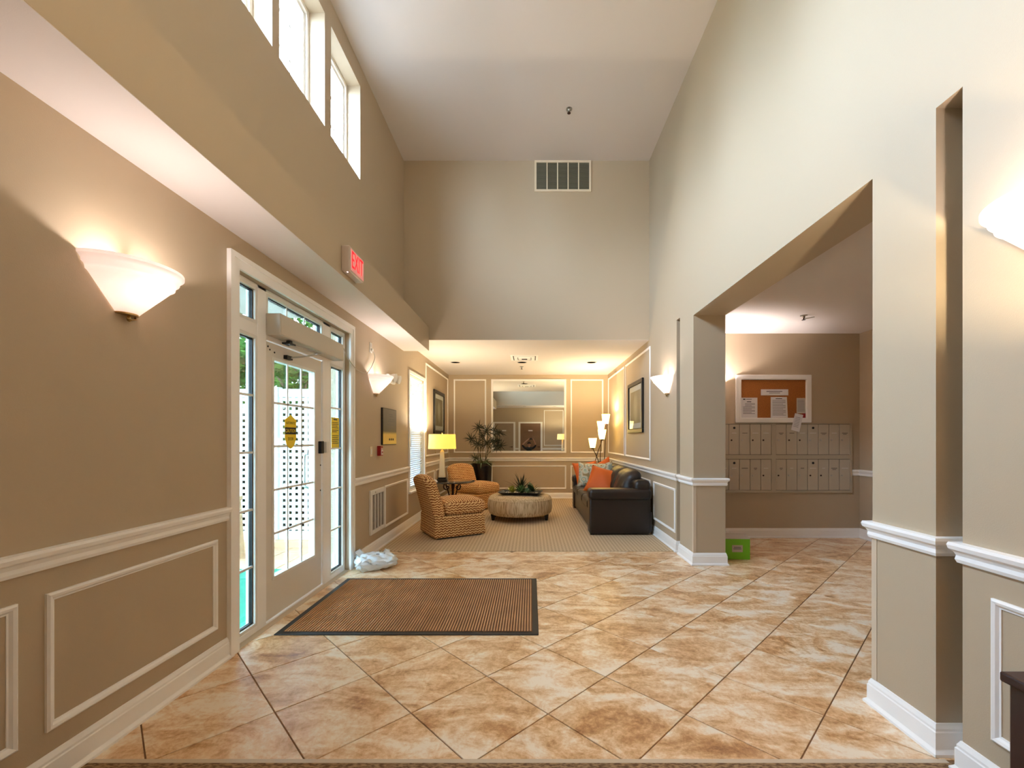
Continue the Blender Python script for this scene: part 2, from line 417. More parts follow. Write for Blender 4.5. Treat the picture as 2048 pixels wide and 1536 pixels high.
def wall_cells(mb, us, vs, holes, w0, w1, axis):
    """wall slab in the (u, v) grid with rectangular holes, thickness w0..w1 along axis"""
    def P(u, v, w): return (w, u, v) if axis == 'x' else ((u, w, v) if axis == 'y' else (u, v, w))
    us = sorted(set(us + [q for h in holes for q in h[:2]])); vs = sorted(set(vs + [q for h in holes for q in h[2:]]))
    def solid(i, j):
        if i < 0 or j < 0 or i >= len(us) - 1 or j >= len(vs) - 1: return False
        cu = (us[i] + us[i + 1]) / 2; cv = (vs[j] + vs[j + 1]) / 2
        return not any(h[0] < cu < h[1] and h[2] < cv < h[3] for h in holes)
    idx = {}; V = []; F = []
    def vid(u, v, w):
        k = (u, v, w)
        if k not in idx: idx[k] = len(V); V.append(P(u, v, w))
        return idx[k]
    for i in range(len(us) - 1):
        for j in range(len(vs) - 1):
            if not solid(i, j): continue
            u0, u1, v0, v1 = us[i], us[i + 1], vs[j], vs[j + 1]
            for w in (w0, w1): F.append((vid(u0, v0, w), vid(u1, v0, w), vid(u1, v1, w), vid(u0, v1, w)))
            for (a, b, ni, nj) in (((u0, v0), (u1, v0), i, j - 1), ((u1, v0), (u1, v1), i + 1, j), ((u1, v1), (u0, v1), i, j + 1), ((u0, v1), (u0, v0), i - 1, j)):
                if not solid(ni, nj): F.append((vid(*a, w0), vid(*b, w0), vid(*b, w1), vid(*a, w1)))
    return mb.add(V, F)
def sweep(name, path, prof, m='trim', label=None, parent=None):
    """moulding: profile (offset, z) carried along a plan path, mitred; it stands off to the right of the direction of travel"""
    n = len(path); P = [Vector(p) for p in path]; vs = []
    for i in range(n):
        nr = []
        for a, b in ((i - 1, i), (i, i + 1)):
            if a >= 0 and b < n:
                d = (P[b] - P[a]).normalized(); nr.append(Vector((d.y, -d.x)))
        if len(nr) == 2: mt = (nr[0] + nr[1]) / (1 + nr[0].dot(nr[1]))
        else: mt = nr[0]
        for (o, z) in prof: vs.append((P[i].x + mt.x * o, P[i].y + mt.y * o, z))
    k = len(prof); mb = MB()
    fs = [(i * k + j, i * k + j + 1, (i + 1) * k + j + 1, (i + 1) * k + j) for i in range(n - 1) for j in range(k - 1)]
    fs += [tuple(range(k)), tuple((n - 1) * k + j for j in range(k))[::-1]]
    mb.add(vs, fs); o = mb.build(name, m, parent); struct(o, label) if not parent else None
    return o

# ================================================================== THE SETTING
# ---- floors
GR = .0045
sub = MB().box(XL - .19, XM + .02, YNEAR, YCARP, -.06, -.005).box(XRB - .1, XM + .02, YCARP, YM + .02, -.06, -.005).box(XRB, XM + .02, 1.05, YNEAR, -.06, -.005)
floor = struct(sub.build('floor', 'grout'), 'tan stone-look tile floor laid on the diagonal')
def clip(poly, nx, ny, d):           # keep nx*x+ny*y <= d
    out = []
    for i in range(len(poly)):
        a, b = poly[i], poly[(i + 1) % len(poly)]
        da = nx * a[0] + ny * a[1] - d; db = nx * b[0] + ny * b[1] - d
        if da <= 0: out.append(a)
        if (da < 0 < db) or (db < 0 < da):
            t = da / (da - db); out.append((a[0] + (b[0] - a[0]) * t, a[1] + (b[1] - a[1]) * t))
    return out
def tile_mesh(poly):
    n = len(poly); cx = sum(p[0] for p in poly) / n; cy = sum(p[1] for p in poly) / n
    def ins(k): return [(p[0] + (cx - p[0]) * k, p[1] + (cy - p[1]) * k) for p in poly]
    a, b = ins(0), ins(.006)
    vs = [(x, y, -.006) for x, y in a] + [(x, y, -.0012) for x, y in a] + [(x, y, 0) for x, y in b]
    fs = [tuple(range(2 * n, 3 * n))] + [(r * n + i, r * n + (i + 1) % n, (r + 1) * n + (i + 1) % n, (r + 1) * n + i) for r in (0, 1) for i in range(n)]
    me = bpy.data.meshes.new('tile'); me.from_pydata(vs, [], fs); me.materials.append(M['tile']); return me
DG = .690; hd = DG / 2; ang = R(-.5)
q = hd - GR
base_poly = [(q, 0), (0, q), (-q, 0), (0, -q)]
base_poly = [(x * cos(ang) - y * sin(ang), x * sin(ang) + y * cos(ang)) for x, y in base_poly]
full_tile = tile_mesh(base_poly)
for i in range(-12, 14):
    for j in range(-10, 24):
        # the four tiles that meet in the joint at (-0.256, 2.533) have their centres half a diagonal away
        gx = (i + j) * hd + hd; gy = (j - i) * hd
        cx = -.256 + gx * cos(ang) - gy * sin(ang); cy = 2.533 + gx * sin(ang) + gy * cos(ang)
        if not (XL - .4 < cx < XM + .4 and 1.0 < cy < YM + .4): continue
        poly = [(cx + x, cy + y) for x, y in base_poly]
        p2 = clip(poly, -1, 0, -(XL + .002)); p2 = clip(p2, 1, 0, XM) if p2 else p2
        p2 = clip(p2, 0, -1, -(YNEAR + .012 if cx < 2.3 else 1.2)) if p2 else p2
        if p2 and cx >= 2.3 and cy < YNEAR + .4: p2 = clip(p2, -1, 0, -XRB)
        if cx > 1.95:
            if p2 and cy > 5.0: p2 = clip(p2, -1, 0, -(XR + .05))
            p2 = clip(p2, 0, 1, YM) if p2 else p2
        else:
            p2 = clip(p2, 0, 1, YCARP - .004) if p2 else p2
        if len(p2) < 3: continue
        area = abs(sum(p2[k][0] * p2[(k + 1) % len(p2)][1] - p2[(k + 1) % len(p2)][0] * p2[k][1] for k in range(len(p2)))) / 2
        if area < .0015: continue
        same = len(p2) == 4 and abs(area - 2 * q * q) < 1e-6
        t = link('tile', full_tile if same else tile_mesh([(x - cx, y - cy) for x, y in p2]), floor)
        t.location = (cx, cy, 0)
struct(MB().box(XL - .02, XR + .05, YCARP, YB + .02, -.06, .006).build('floor_carpet', 'carpet'), 'beige ribbed carpet in the sitting area')
struct(MB().box(XL - .02, XR + .2, YN - .02, YNEAR - .012, -.06, .004).build('floor_carpet_rear', 'carpet2'), 'brown woven carpet at the very front edge')
struct(MB().box(XL, XR, YNEAR - .012, YNEAR + .012, -.05, .003).build('trim_1', 'guard'), 'thin transition strip between carpet and tiles')

# ---- walls
CLER = [(4.167, 4.876), (3.311, 4.039), (2.490, 3.219), (1.660, 2.390), (.850, 1.562)]  # last two are unseen windows, added for daylight near the camera
CZ0, CZ1 = 4.285, 5.336
DY0, DY1, DZ1 = 2.83, 4.585, 2.49          # entrance opening
WY0, WY1, WZ0, WZ1 = 6.83, 7.785, .556, 2.42
TH = .20
w = MB(); wall_cells(w, [YN - .15, YB + .15], [-.06, ZH + .15], [(DY0, DY1, -.06, DZ1), (WY0, WY1, WZ0, WZ1)] + [(a, b, CZ0, CZ1) for a, b in CLER], XL - TH, XL, 'x')
struct(w.build('wall_left', 'paint'), 'taupe entrance wall with glass door and high windows')
CH = [(5.197, 5.316), (1.794, 1.912)]      # narrow upright recesses
OY0, OY1, OZ = 2.267, 4.765, 2.736         # wide opening to the mail room
w = MB(); wall_cells(w, [YN - .15, YB + .15], [-.06, ZH + .15], [(OY0, OY1, -.06, OZ)] + [(a, b, -.06, 2.834) for a, b in CH], XR, XRB, 'x')
for a, b in CH: w.box(XR + .2, XRB, a, b, -.06, 2.834)
struct(w.build('wall_right', 'paint'), 'taupe right wall with a wide opening to the mail room')
struct(MB().box(XL, XR, YB, YB + .15, -.06, ZC + .1).build('wall_back', 'paint'), 'taupe panelled back wall of the sitting area')
struct(MB().box(XL, XR, YU, YU + .15, ZC + .002, ZH).build('wall_upper_back', 'paint'), 'tall taupe wall above the sitting area ceiling')
struct(MB().box(XL, XR, YF - .15, YF, ZC + .002, ZH).build('wall_upper_rear', 'paint'))
struct(MB().box(XL, XR, YN - .15, YN, -.06, ZC + .1).build('wall_rear', 'paint'))
struct(MB().box(XRB, XM + .15, YM, YM + .15, -.06, ZC + .1).build('wall_mail_back', 'paint'), 'shaded taupe wall that carries the mailboxes')
struct(MB().box(XM, XM + .15, 1.2, YM, -.06, ZC + .1).build('wall_mail_right', 'paint'))
struct(MB().box(XRB, XM, 1.05, 1.2, -.06, ZC + .1).build('wall_mail_near', 'paint'))
# ---- ceilings
struct(MB().box(XL - .02, XR + .02, YF - .15, YU + .15, ZH, ZH + .15).build('ceiling', 'ceil'), 'high off-white ceiling over the lobby')
struct(MB().box(XL, XR, YU, YU + .15, ZC, ZC + .002).box(XL, XR, YU + .15, YB, ZC, ZC + .1).build('ceiling_lounge', 'ceil'), 'low warm-lit ceiling of the sitting area')
struct(MB().box(XL, XR, YF - .15, YF, ZC, ZC + .002).box(XL, XR, YN, YF - .15, ZC, ZC + .1).build('ceiling_rear', 'ceil'))
struct(MB().box(XRB, XM, 1.2, YM, 2.857, 2.97).build('ceiling_mail', 'ceil'), 'low ceiling of the mail room')
SX, SZ0, SZ1 = -1.535, 2.705, 3.058
s = MB(); s.box(XL, SX, YF, YU, SZ0 + .003, SZ1, 0); s.box(XL, SX - .001, YF, YU, SZ0, SZ0 + .003, 1)
struct(s.build('ceiling_soffit', ['paint', 'ceil']), 'boxed soffit running along the entrance wall')

# ---- mouldings
RAIL = [(0, .868), (.012, .868), (.017, .882), (.014, .898), (.021, .914), (.031, .922), (.035, .938), (.031, .95), (0, .952)]
BASE = [(0, 0), (.030, 0), (.030, .012), (.020, .022), (.017, .026), (.017, .098), (.013, .103), (.013, .113), (.008, .124), (.005, .132), (0, .133)]
ntrim = [1]; nbase = [0]
def rail(path, label=None):
    ntrim[0] += 1; return sweep('trim_%d' % ntrim[0], path, RAIL, 'trim', label)
CO, CI = 2.74, 4.67                         # casing outer edges
rail([(XR + .2, CH[1][1]), (XR + .2, CH[1][0]), (XR, CH[1][0]), (XR, YN), (.555, YN)], 'white chair rail on the near right wall')
rail([(-.602, YN), (-.748, YN)])
rail([(XL, YN), (XL, CO)], 'white chair rail left of the entrance door')
rail([(XL, CI), (XL, WY0 - .05)], 'white chair rail between door and blind window')
rail([(XL, WY1 + .05), (XL, YB), (XR, YB), (XR, CH[0][1]), (XR + .2, CH[0][1])], 'white chair rail round the sitting area')
rail([(XR + .2, CH[0][0]), (XR, CH[0][0]), (XR, OY1), (XRB, OY1), (XRB, YM)], 'white chair rail wrapping the far pillar')
rail([(4.475, YM), (XM, YM), (XM, 1.2)], 'white chair rail right of the mailboxes')
rail([(XRB, 1.2), (XRB, OY0), (XR, OY0), (XR, CH[1][1]), (XR + .2, CH[1][1])], 'white chair rail wrapping the near pillar')
def baseb(side, path, label=None): return sweep('baseboard_' + side, path, BASE, 'trim', label)
baseb('near_right', [(XR + .2, CH[1][1]), (XR + .2, CH[1][0]), (XR, CH[1][0]), (XR, YN), (.555, YN)], 'white baseboard of the near right wall')
baseb('left', [(XL, YN), (XL, CO)], 'white baseboard left of the entrance door')
baseb('lounge', [(XL, CI), (XL, YB), (XR, YB), (XR, CH[0][1]), (XR + .2, CH[0][1]), (XR + .2, CH[0][0])], 'white baseboard round the sitting area')
baseb('far_pillar', [(XR + .2, CH[0][0]), (XR, CH[0][0]), (XR, OY1), (XRB, OY1), (XRB, YM), (XM, YM), (XM, 1.2)], 'white baseboard of far pillar and mail room')
baseb('near_pillar', [(XRB, 1.2), (XRB, OY0), (XR, OY0), (XR, CH[1][1]), (XR + .2, CH[1][1])], 'white baseboard of the near pillar')
def panel(wall, u0, u1, v0, v1, label=None):
    rings = [(0, 0), (0, .010), (.008, .016), (.018, .013), (.026, .005), (.032, .004), (.032, 0)]
    def P(u, v, p): return {'L': (XL + p, u, v), 'R': (XR - p, u, v), 'B': (u, YB - p, v), 'N': (u, YN + p, v)}[wall]
    vs = []; fs = []
    for (o, p) in rings:
        vs += [P(u0 + o, v0 + o, p), P(u1 - o, v0 + o, p), P(u1 - o, v1 - o, p), P(u0 + o, v1 - o, p)]
    for r in range(len(rings) - 1):
        for i in range(4): fs.append((r * 4 + i, r * 4 + (i + 1) % 4, r * 4 + 4 + (i + 1) % 4, r * 4 + 4 + i))
    ntrim[0] += 1
    return struct(MB().add(vs, fs).build('trim_%d' % ntrim[0], 'trim'), label)
LO, LI, UO, UI = .222, .768, 1.058, 2.765
panel('L', .70, 1.616, LO, LI); panel('L', 1.712, 2.649, LO, LI, 'white wall panel moulding left of the entrance door')
panel('L', 5.684, 6.742, LO, LI, 'white wall panel moulding under the blind window')
panel('L', 7.93, 8.60, LO, LI); panel('L', 8.72, 9.98, LO, LI)
panel('L', 7.90, 9.99, UO, UI, 'tall white panel moulding round the left picture')
for a, b in ((-1.793, -1.04), (.916, 1.678)): panel('B', a, b, UO, UI); panel('B', a, b, LO, LI)
panel('B', -.923, .816, LO, LI, 'white panel moulding below the mirror')
panel('R', 6.48, 8.17, UO, UI, 'white panel moulding round the right picture'); panel('R', 8.27, 9.98, UO, UI)
panel('R', 5.34 + .02, 6.30, LO, LI, 'white panel moulding beside the sofa'); panel('R', 6.48, 8.17, LO, LI); panel('R', 8.27, 9.98, LO, LI)
panel('R', .60, 1.675, LO, LI, 'white panel moulding behind the dark cabinet')
panel('N', .62, 1.56, UO, UI); panel('N', .62, 1.56, LO, LI)
# corner guards on the pillars
for (x, y) in ((XR, OY1), (XR, OY0)):
    ntrim[0] += 1
    sg = -1 if y == OY1 else 1
    g = MB().box(x - .003, x, y - (0 if sg < 0 else .03), y + (.03 if sg < 0 else 0), .135, .866).box(x - .003, x + .03, y + (-.003 if sg < 0 else 0), y + (0 if sg < 0 else .003), .135, .866)
    struct(g.build('trim_%d' % ntrim[0], 'guard'), 'thin tan corner guard on a pillar')

# ---- high windows
def ring(mb, u0, u1, v0, v1, wd, x0, x1, mi=0):
    mb.box(x0, x1, u0, u1, v1 - wd, v1, mi); mb.box(x0, x1, u0, u1, v0, v0 + wd, mi)
    mb.box(x0, x1, u0, u0 + wd, v0 + wd, v1 - wd, mi); mb.box(x0, x1, u1 - wd, u1, v0 + wd, v1 - wd, mi); return mb
def portal(name, x, y0, y1, z0, z1):
    li = bpy.data.lights.new(name, 'AREA'); li.shape = 'RECTANGLE'; li.size = y1 - y0; li.size_y = z1 - z0; li.cycles.is_portal = True
    o = link(name, li); o.location = (x, (y0 + y1) / 2, (z0 + z1) / 2); o.rotation_euler = (pi / 2, 0, -pi / 2)
wl_names = ['high window nearest the far end of the lobby', 'middle high window in the entrance wall', 'high window cut off by the top of the picture', None, None]
for k, (a, b) in enumerate(CLER):
    o = struct(ring(MB(), a, b, CZ0, CZ1, .035, XL - TH + .005, XL - .145).build('window_%d' % (k + 1), 'trim'), wl_names[k])
    ring(MB(), a + .035, b - .035, CZ0 + .035, CZ1 - .035, .035, XL - TH + .015, XL - .165).build('sash', 'trim', o)
    MB().box(XL - .186, XL - .182, a + .07, b - .07, CZ0 + .07, CZ1 - .07).build('pane', 'glass', o)
    for t in (1, 2):
        u = a + .07 + (b - a - .14) * t / 3
        MB().box(XL - .192, XL - .176, u - .006, u + .006, CZ0 + .07, CZ1 - .07).build('muntin', 'white', o)
        v = CZ0 + .07 + (CZ1 - CZ0 - .14) * t / 3
        MB().box(XL - .192, XL - .176, a + .07, b - .07, v - .006, v + .006).build('muntin', 'white', o)
    portal('daylight_portal', XL - TH - .01, a, b, CZ0, CZ1)
# ---- sitting-area window with blind
o = struct(ring(MB(), WY0, WY1, WZ0, WZ1, .04, XL - TH + .01, XL - .10).build('window_6', 'trim'), 'tall narrow window with a closed white blind')
MB().box(XL - .15, XL - .146, WY0 + .04, WY1 - .04, WZ0 + .04, WZ1 - .04).build('pane', 'glass', o)
MB().box(XL - .165, XL - .13, WY0 + .04, WY1 - .04, 1.46, 1.50).build('meeting_rail', 'trim', o)
ring(MB(), WY0 - .045, WY1 + .045, WZ0 - .02, WZ1 + .045, .05, XL, XL + .018).build('casing', 'trim', o)
bevel(MB().box(XL - .02, XL + .05, WY0 - .06, WY1 + .06, WZ0 - .035, WZ0 - .003).build('window_sill', 'trim', o), .006)
portal('daylight_portal', XL - TH - .01, WY0, WY1, WZ0, WZ1)

# ---- entrance door with sidelights and transoms
XG = -1.992                                 # glass plane
cas = MB()
for (off, wd, p0) in ((0, .09, .02), (-.002, .034, .028)):
    x0, x1 = XL, XL + p0
    cas.box(x0, x1, CO + off, CO + off + wd, 0, 2.58 - off); cas.box(x0, x1, CI - off - wd, CI - off, 0, 2.58 - off); cas.box(x0, x1, CO + off + wd, CI - off - wd, 2.58 - off - wd, 2.58 - off)
door = struct(cas.build('door_1', 'trim'), 'white framed glass entrance with sidelights and transoms')
fr = MB()                                   # fixed frame: jambs, mullions, head, transom bar, sills
F0, F1 = -2.045, XL - .045
for (a, b) in ((DY0, DY0 + .03), (3.117, 3.223), (4.098, 4.245), (DY1 - .03, DY1)): fr.box(F0, F1, a, b, 0, DZ1)
fr.box(F0, F1, DY0 + .03, DY1 - .03, DZ1 - .025, DZ1)
for (a, b) in ((DY0 + .03, 3.117), (3.223, 4.098), (4.245, DY1 - .03)):
    fr.box(F0, F1, a, b, 2.118, 2.205)
for (a, b) in ((DY0 + .03, 3.117), (4.245, DY1 - .03)): fr.box(F0, F1, a, b, 0, .045)
fr.box(F0, F1, 3.223, 4.098, -.01, .014)
bevel(MB().box(F0 - .06, XL + .004, DY0 + .001, DY1 - .001, -.004, .0035).build('threshold', 'guard', door), .002, 1)
bevel(fr.build('frame', 'trim', door), .004)
def light(name, a, b, z0, z1, cols, rows, wd=.022):
    """a fixed glazed light: white sash, black gasket, pane and muntins"""
    s = ring(MB(), a, b, z0, z1, wd, XG - .03, XG + .03).build(name, 'white', door)
    ring(MB(), a + wd, b - wd, z0 + wd, z1 - wd, .009, XG - .012, XG + .012).build('gasket', 'gasket', s)
    MB().box(XG - .003, XG + .003, a + wd + .009, b - wd - .009, z0 + wd + .009, z1 - wd - .009).build('pane', 'tinted', s)
    for i in range(1, cols):
        u = a + wd + (b - a - 2 * wd) * i / cols; MB().box(XG + .003, XG + .014, u - .008, u + .008, z0 + wd, z1 - wd).build('muntin', 'white', s)
    for i in range(1, rows):
        v = z0 + wd + (z1 - z0 - 2 * wd) * i / rows; MB().box(XG + .003, XG + .014, a + wd, b - wd, v - .008, v + .008).build('muntin', 'white', s)
    return s
light('sidelight', DY0 + .03, 3.117, .045, 2.118, 1, 5); light('sidelight', 4.245, DY1 - .03, .045, 2.118, 1, 5)
light('transom', DY0 + .03, 3.117, 2.205, DZ1 - .025, 1, 1); light('transom', 3.223, 4.098, 2.205, DZ1 - .025, 3, 1); light('transom', 4.245, DY1 - .03, 2.205, DZ1 - .025, 1, 1)
XD0, XD1 = -2.018, -1.974
d0, d1, g0, g1, gz0, gz1 = 3.229, 4.092, 3.325, 3.965, .315, 1.995
leaf = MB(); wall_cells(leaf, [d0, d1], [.018, 2.112], [(g0, g1, gz0, gz1)], XD0, XD1, 'x')
leaf = bevel(leaf.build('door_leaf', 'doorp', door), .003)
ring(MB(), g0 - .012, g1 + .012, gz0 - .012, gz1 + .012, .022, XD0 - .004, XD1 + .006).build('glazing_bead', 'white', leaf)
MB().box(XG - .003, XG + .003, g0, g1, gz0, gz1).build('pane', 'tinted', leaf)
for i in (1, 2):
    u = g0 + (g1 - g0) * i / 3; MB().box(XG + .003, XG + .014, u - .008, u + .008, gz0, gz1).build('muntin', 'white', leaf)
for i in range(1, 5):
    v = gz0 + (gz1 - gz0) * i / 5; MB().box(XG + .003, XG + .014, g0, g1, v - .008, v + .008).build('muntin', 'white', leaf)
hp = [(XD0 - .002, 3.99, .93), (XD0 - .055, 3.99, .94), (XD0 - .06, 3.99, .98), (XD0 - .06, 3.99, 1.2), (XD0 - .055, 3.99, 1.24), (XD0 - .002, 3.99, 1.25)]
MB().tube(hp, .012).build('pull_handle', 'chrome', leaf, True)
for (y, z) in ((3.262, 2.075), (3.285, 2.055), (3.345, 2.045), (4.075, 1.135), (4.073, .90)):
    MB().lathe([(0, 0), (.007, 0), (.007, .004), (0, .005)], (0, 0, 0), 8).build('screw', 'ink', leaf).matrix_local = Matrix.Translation((XD1, y, z)) @ Matrix.Rotation(pi / 2, 4, 'Y')
lk = bevel(MB().box(XD1, XD1 + .03, 4.035, 4.088, 1.245, 1.36).build('latch_guard', 'black', leaf), .004)
bevel(MB().box(XL - .045, XL - .015, 4.11, 4.165, 1.25, 1.355).build('strike_box', 'white', door), .005)
portal('daylight_portal', XL - TH - .01, DY0, DY1, 0, DZ1)

# ---- the two doors of the rear wall, seen in the mirror
def rear_door(k, x0, x1, m, hx, label):
    zt = 2.13
    c = MB()
    c.box(x0 - .09, x0, YN, YN + .022, 0, zt + .07); c.box(x1, x1 + .09, YN, YN + .022, 0, zt + .07); c.box(x0, x1, YN, YN + .022, zt, zt + .07)
    d = struct(c.build('door_%d' % k, 'trim'), label)
    lf = MB().box(x0, x1, YN + .001, YN + .012, .01, zt).build('door_leaf', m, d)
    wd = x1 - x0
    for (za, zb) in ((.2, .78), (.9, 1.55), (1.68, 1.98)):
        for (ua, ub) in ((.13, .46), (.54, .87)):
            p = MB(); vs = []
            A = [(x0 + wd * ua, za), (x0 + wd * ub, za), (x0 + wd * ub, zb), (x0 + wd * ua, zb)]
            def insr(k): return [(A[0][0] + k, A[0][1] + k), (A[1][0] - k, A[1][1] + k), (A[2][0] - k, A[2][1] - k), (A[3][0] + k, A[3][1] - k)]
            rr = [(0, .012), (.012, .018), (.03, .013), (.06, .019)]
            for kk, h in rr: vs += [(x, YN + h, z) for x, z in insr(kk)]
            fs = [(r * 4 + i, r * 4 + (i + 1) % 4, r * 4 + 4 + (i + 1) % 4, r * 4 + 4 + i) for r in range(3) for i in range(4)] + [(12, 13, 14, 15)]
            p.add(vs, fs); p.build('raised_panel', m, lf)
    pl = MB().box((x0 + x1) / 2 - .1, (x0 + x1) / 2 + .1, YN + .019, YN + .024, 1.755, 1.81).build('name_plate', 'paper', lf)
    MB().lathe([(.028, 0), (.028, .012), (.012, .016), (.012, .05), (0, .05)], (0, 0, 0), 16).build('door_handle', 'iron', lf, True, 40).matrix_local = Matrix.Translation((hx, YN + .012, 1.0)) @ Matrix.Rotation(-pi / 2, 4, 'X')
    MB().box(min(hx, hx - .11 if hx > (x0 + x1) / 2 else hx + .11), max(hx, hx - .11 if hx > (x0 + x1) / 2 else hx + .11), YN + .05, YN + .062, .99, 1.012).build('lever', 'iron', lf)
rear_door(2, -1.74, -.84, 'doortan', -.91, 'tan panelled door on the left in the mirror')
rear_door(3, -.51, .46, 'doorbrown', .39, 'brown panelled door behind the photographer in the mirror')

# ================================================================== OUTSIDE THE DOOR
struct(MB().box(-40, XL - TH - .001, -12, 60, -.3, -.03).build('ground', 'ground'), 'bare ground beyond the porch')
tag(MB().box(-4.6, XL - TH - .001, 1.2, 4.66, -.03, -.012).build('outdoor_carpet', 'turf'), 'green outdoor carpet on the porch outside the glass door', 'carpet')
pv = struct(MB().box(-5.2, XL - TH - .001, 4.66, 5.58, -.03, -.02).build('porch_floor', 'grout'), 'tan paver strip outside the glass door')
for i in range(10):
    for j in range(3):
        x1 = XL - TH - .01 - i * .305; y0 = 4.67 + j * .302
        bevel(MB().box(x1 - .298, x1, y0, y0 + .295, -.025, -.008).build('paver', 'paver', pv), .004, 1)
tag(bevel(MB().box(-5.2, -2.62, 5.56, 5.66, -.03, .075).build('kerb', 'planter'), .01), 'low pale kerb at the foot of the lattice fence', 'kerb')
M['shingle'] = mat('grey_shingle', (92, 88, 84), .9)
struct(MB().box(-5.1, XL - TH - .001, -.6, 7.9, 3.60, 3.78).build('porch_roof', 'shingle'))  # depth of roof and porch ceiling made up to shade porch and fence
struct(MB().box(-5.0, XL - TH - .001, -.5, 7.8, 3.55, 3.60).build('porch_ceiling', 'fence'), 'white porch ceiling outside the door')
tag(bevel(MB().box(-2.66, -2.13, 5.34, 5.58, -.03, 3.55).build('porch_column', 'fence'), .01), 'square white porch column seen through the right sidelight', 'column')
FY = 5.72
fen = thing('lattice_fence', 'white vinyl lattice privacy fence outside the glass door', 'fence', (-3.4, FY, -.03))
def fpart(name, mb, m='fence', p=fen):
    o = mb.build(name, m, p); o.location = (3.4, -FY, .03); return o
for (a, b) in ((-3.46, -3.30), (-2.28, -2.15), (-5.3, -5.16)): fpart('post', MB().box(a, b, FY - .06, FY + .06, -.03, 2.06))
for (a, b) in ((-5.16, -3.46), (-3.30, -2.28)):
    fpart('top_rail', MB().box(a, b, FY - .03, FY + .03, 1.93, 2.035)); fpart('bottom_rail', MB().box(a, b, FY - .03, FY + .03, .05, .17))
    n = int((b - a) / .083)
    for i in range(n + 1):
        x = a + .02 + i * (b - a - .04) / n; fpart('lattice_slat', MB().box(x - .0215, x + .0215, FY - .012, FY - .002, .17, 1.93))
    for j in range(22):
        z = .21 + j * .0805; fpart('lattice_slat', MB().box(a, b, FY - .002, FY + .008, z - .0215, z + .0215))
pl = MB(); pl.lathe([(.21, 0), (.2, .02), (.165, .62), (.16, .66), (.18, .68), (.18, .72), (.15, .72), (.14, .66)], (0, 0, 0), 20)
o = tag(pl.build('porch_planter', 'planter', None, True, 35), 'tapered tan stone urn on the porch behind the left sidelight', 'urn'); o.location = (-3.58, 5.08, -.012)
def foliage(mb, n, c, rad, size, seed):
    rn = random.Random(seed)
    cl = [(c[0] + rn.gauss(0, .45) * rad[0], c[1] + rn.gauss(0, .45) * rad[1], c[2] + rn.gauss(0, .42) * rad[2]) for _ in range(26)]
    for i in range(n):
        k = cl[i % len(cl)]
        p = Vector((k[0] + rn.gauss(0, .17) * rad[0], k[1] + rn.gauss(0, .17) * rad[1], k[2] + rn.gauss(0, .15) * rad[2]))
        a = Vector((rn.gauss(0, 1), rn.gauss(0, 1), rn.gauss(0, .6))).normalized(); b = a.cross(Vector((rn.gauss(0, 1), rn.gauss(0, 1), rn.gauss(0, 1)))).normalized()
        s = size * rn.uniform(.6, 1.3)
        mb.add([p - a * s, p + b * s * .45, p + a * s, p - b * s * .45], [(0, 1, 2, 3)], rn.randint(0, 1))
def tree(label, x, y, h, rad, n, seed, ls=.085):
    t = thing('tree', label, 'tree', (x, y, -.03), 0, 'trees beyond the lattice fence')
    rn = random.Random(seed)
    MB().tube([(0, 0, 0), (.04, .02, h * .3), (-.03, 0, h * .6), (0, 0, h * .95)], [.14, .11, .08, .03], 8).build('trunk', 'bark', t, True)
    for k in range(4):
        a = rn.uniform(0, 6.28); MB().tube([(0, 0, h * (.35 + .1 * k)), (cos(a) * rad * .5, sin(a) * rad * .5, h * (.55 + .1 * k)), (cos(a) * rad * .9, sin(a) * rad * .9, h * (.62 + .1 * k))], [.05, .035, .015], 6).build('branch', 'bark', t, True)
    f = MB(); foliage(f, n, (0, 0, h * .72), (rad, rad, h * .34), ls, seed); f.build('crown', ['foliage', 'foliage2'], t)
tree('leafy green tree showing above the fence in the left sidelight', -6.9, 9.3, 4.4, 1.4, 4200, 1)
tree('leafy green tree showing above the fence in the door glass', -5.9, 11.6, 5.0, 1.4, 3800, 2)
tree('tree with bare brown trunk in the right of the door glass', -4.75, 9.1, 4.0, .85, 1600, 3)
for k, (x, y) in enumerate(((-10.6, 7.8), (-10.4, 3.6), (-10.6, -.6), (-10.4, -4.8))):  # tree line added to shade the yard and cut daylight at the door
    tree(['tall tree added across the yard for shade, nearest the fence', 'tall tree added across the yard for shade, level with the door', 'tall tree added across the yard for shade, level with the left sconce', 'tall tree added across the yard for shade, farthest to the front'][k], x, y, 6.2, 2.0, 3600, 30 + k, .15)
tree('pale green tree farthest behind the lattice fence', -9.4, 13.5, 5.5, 2.4, 4200, 4)
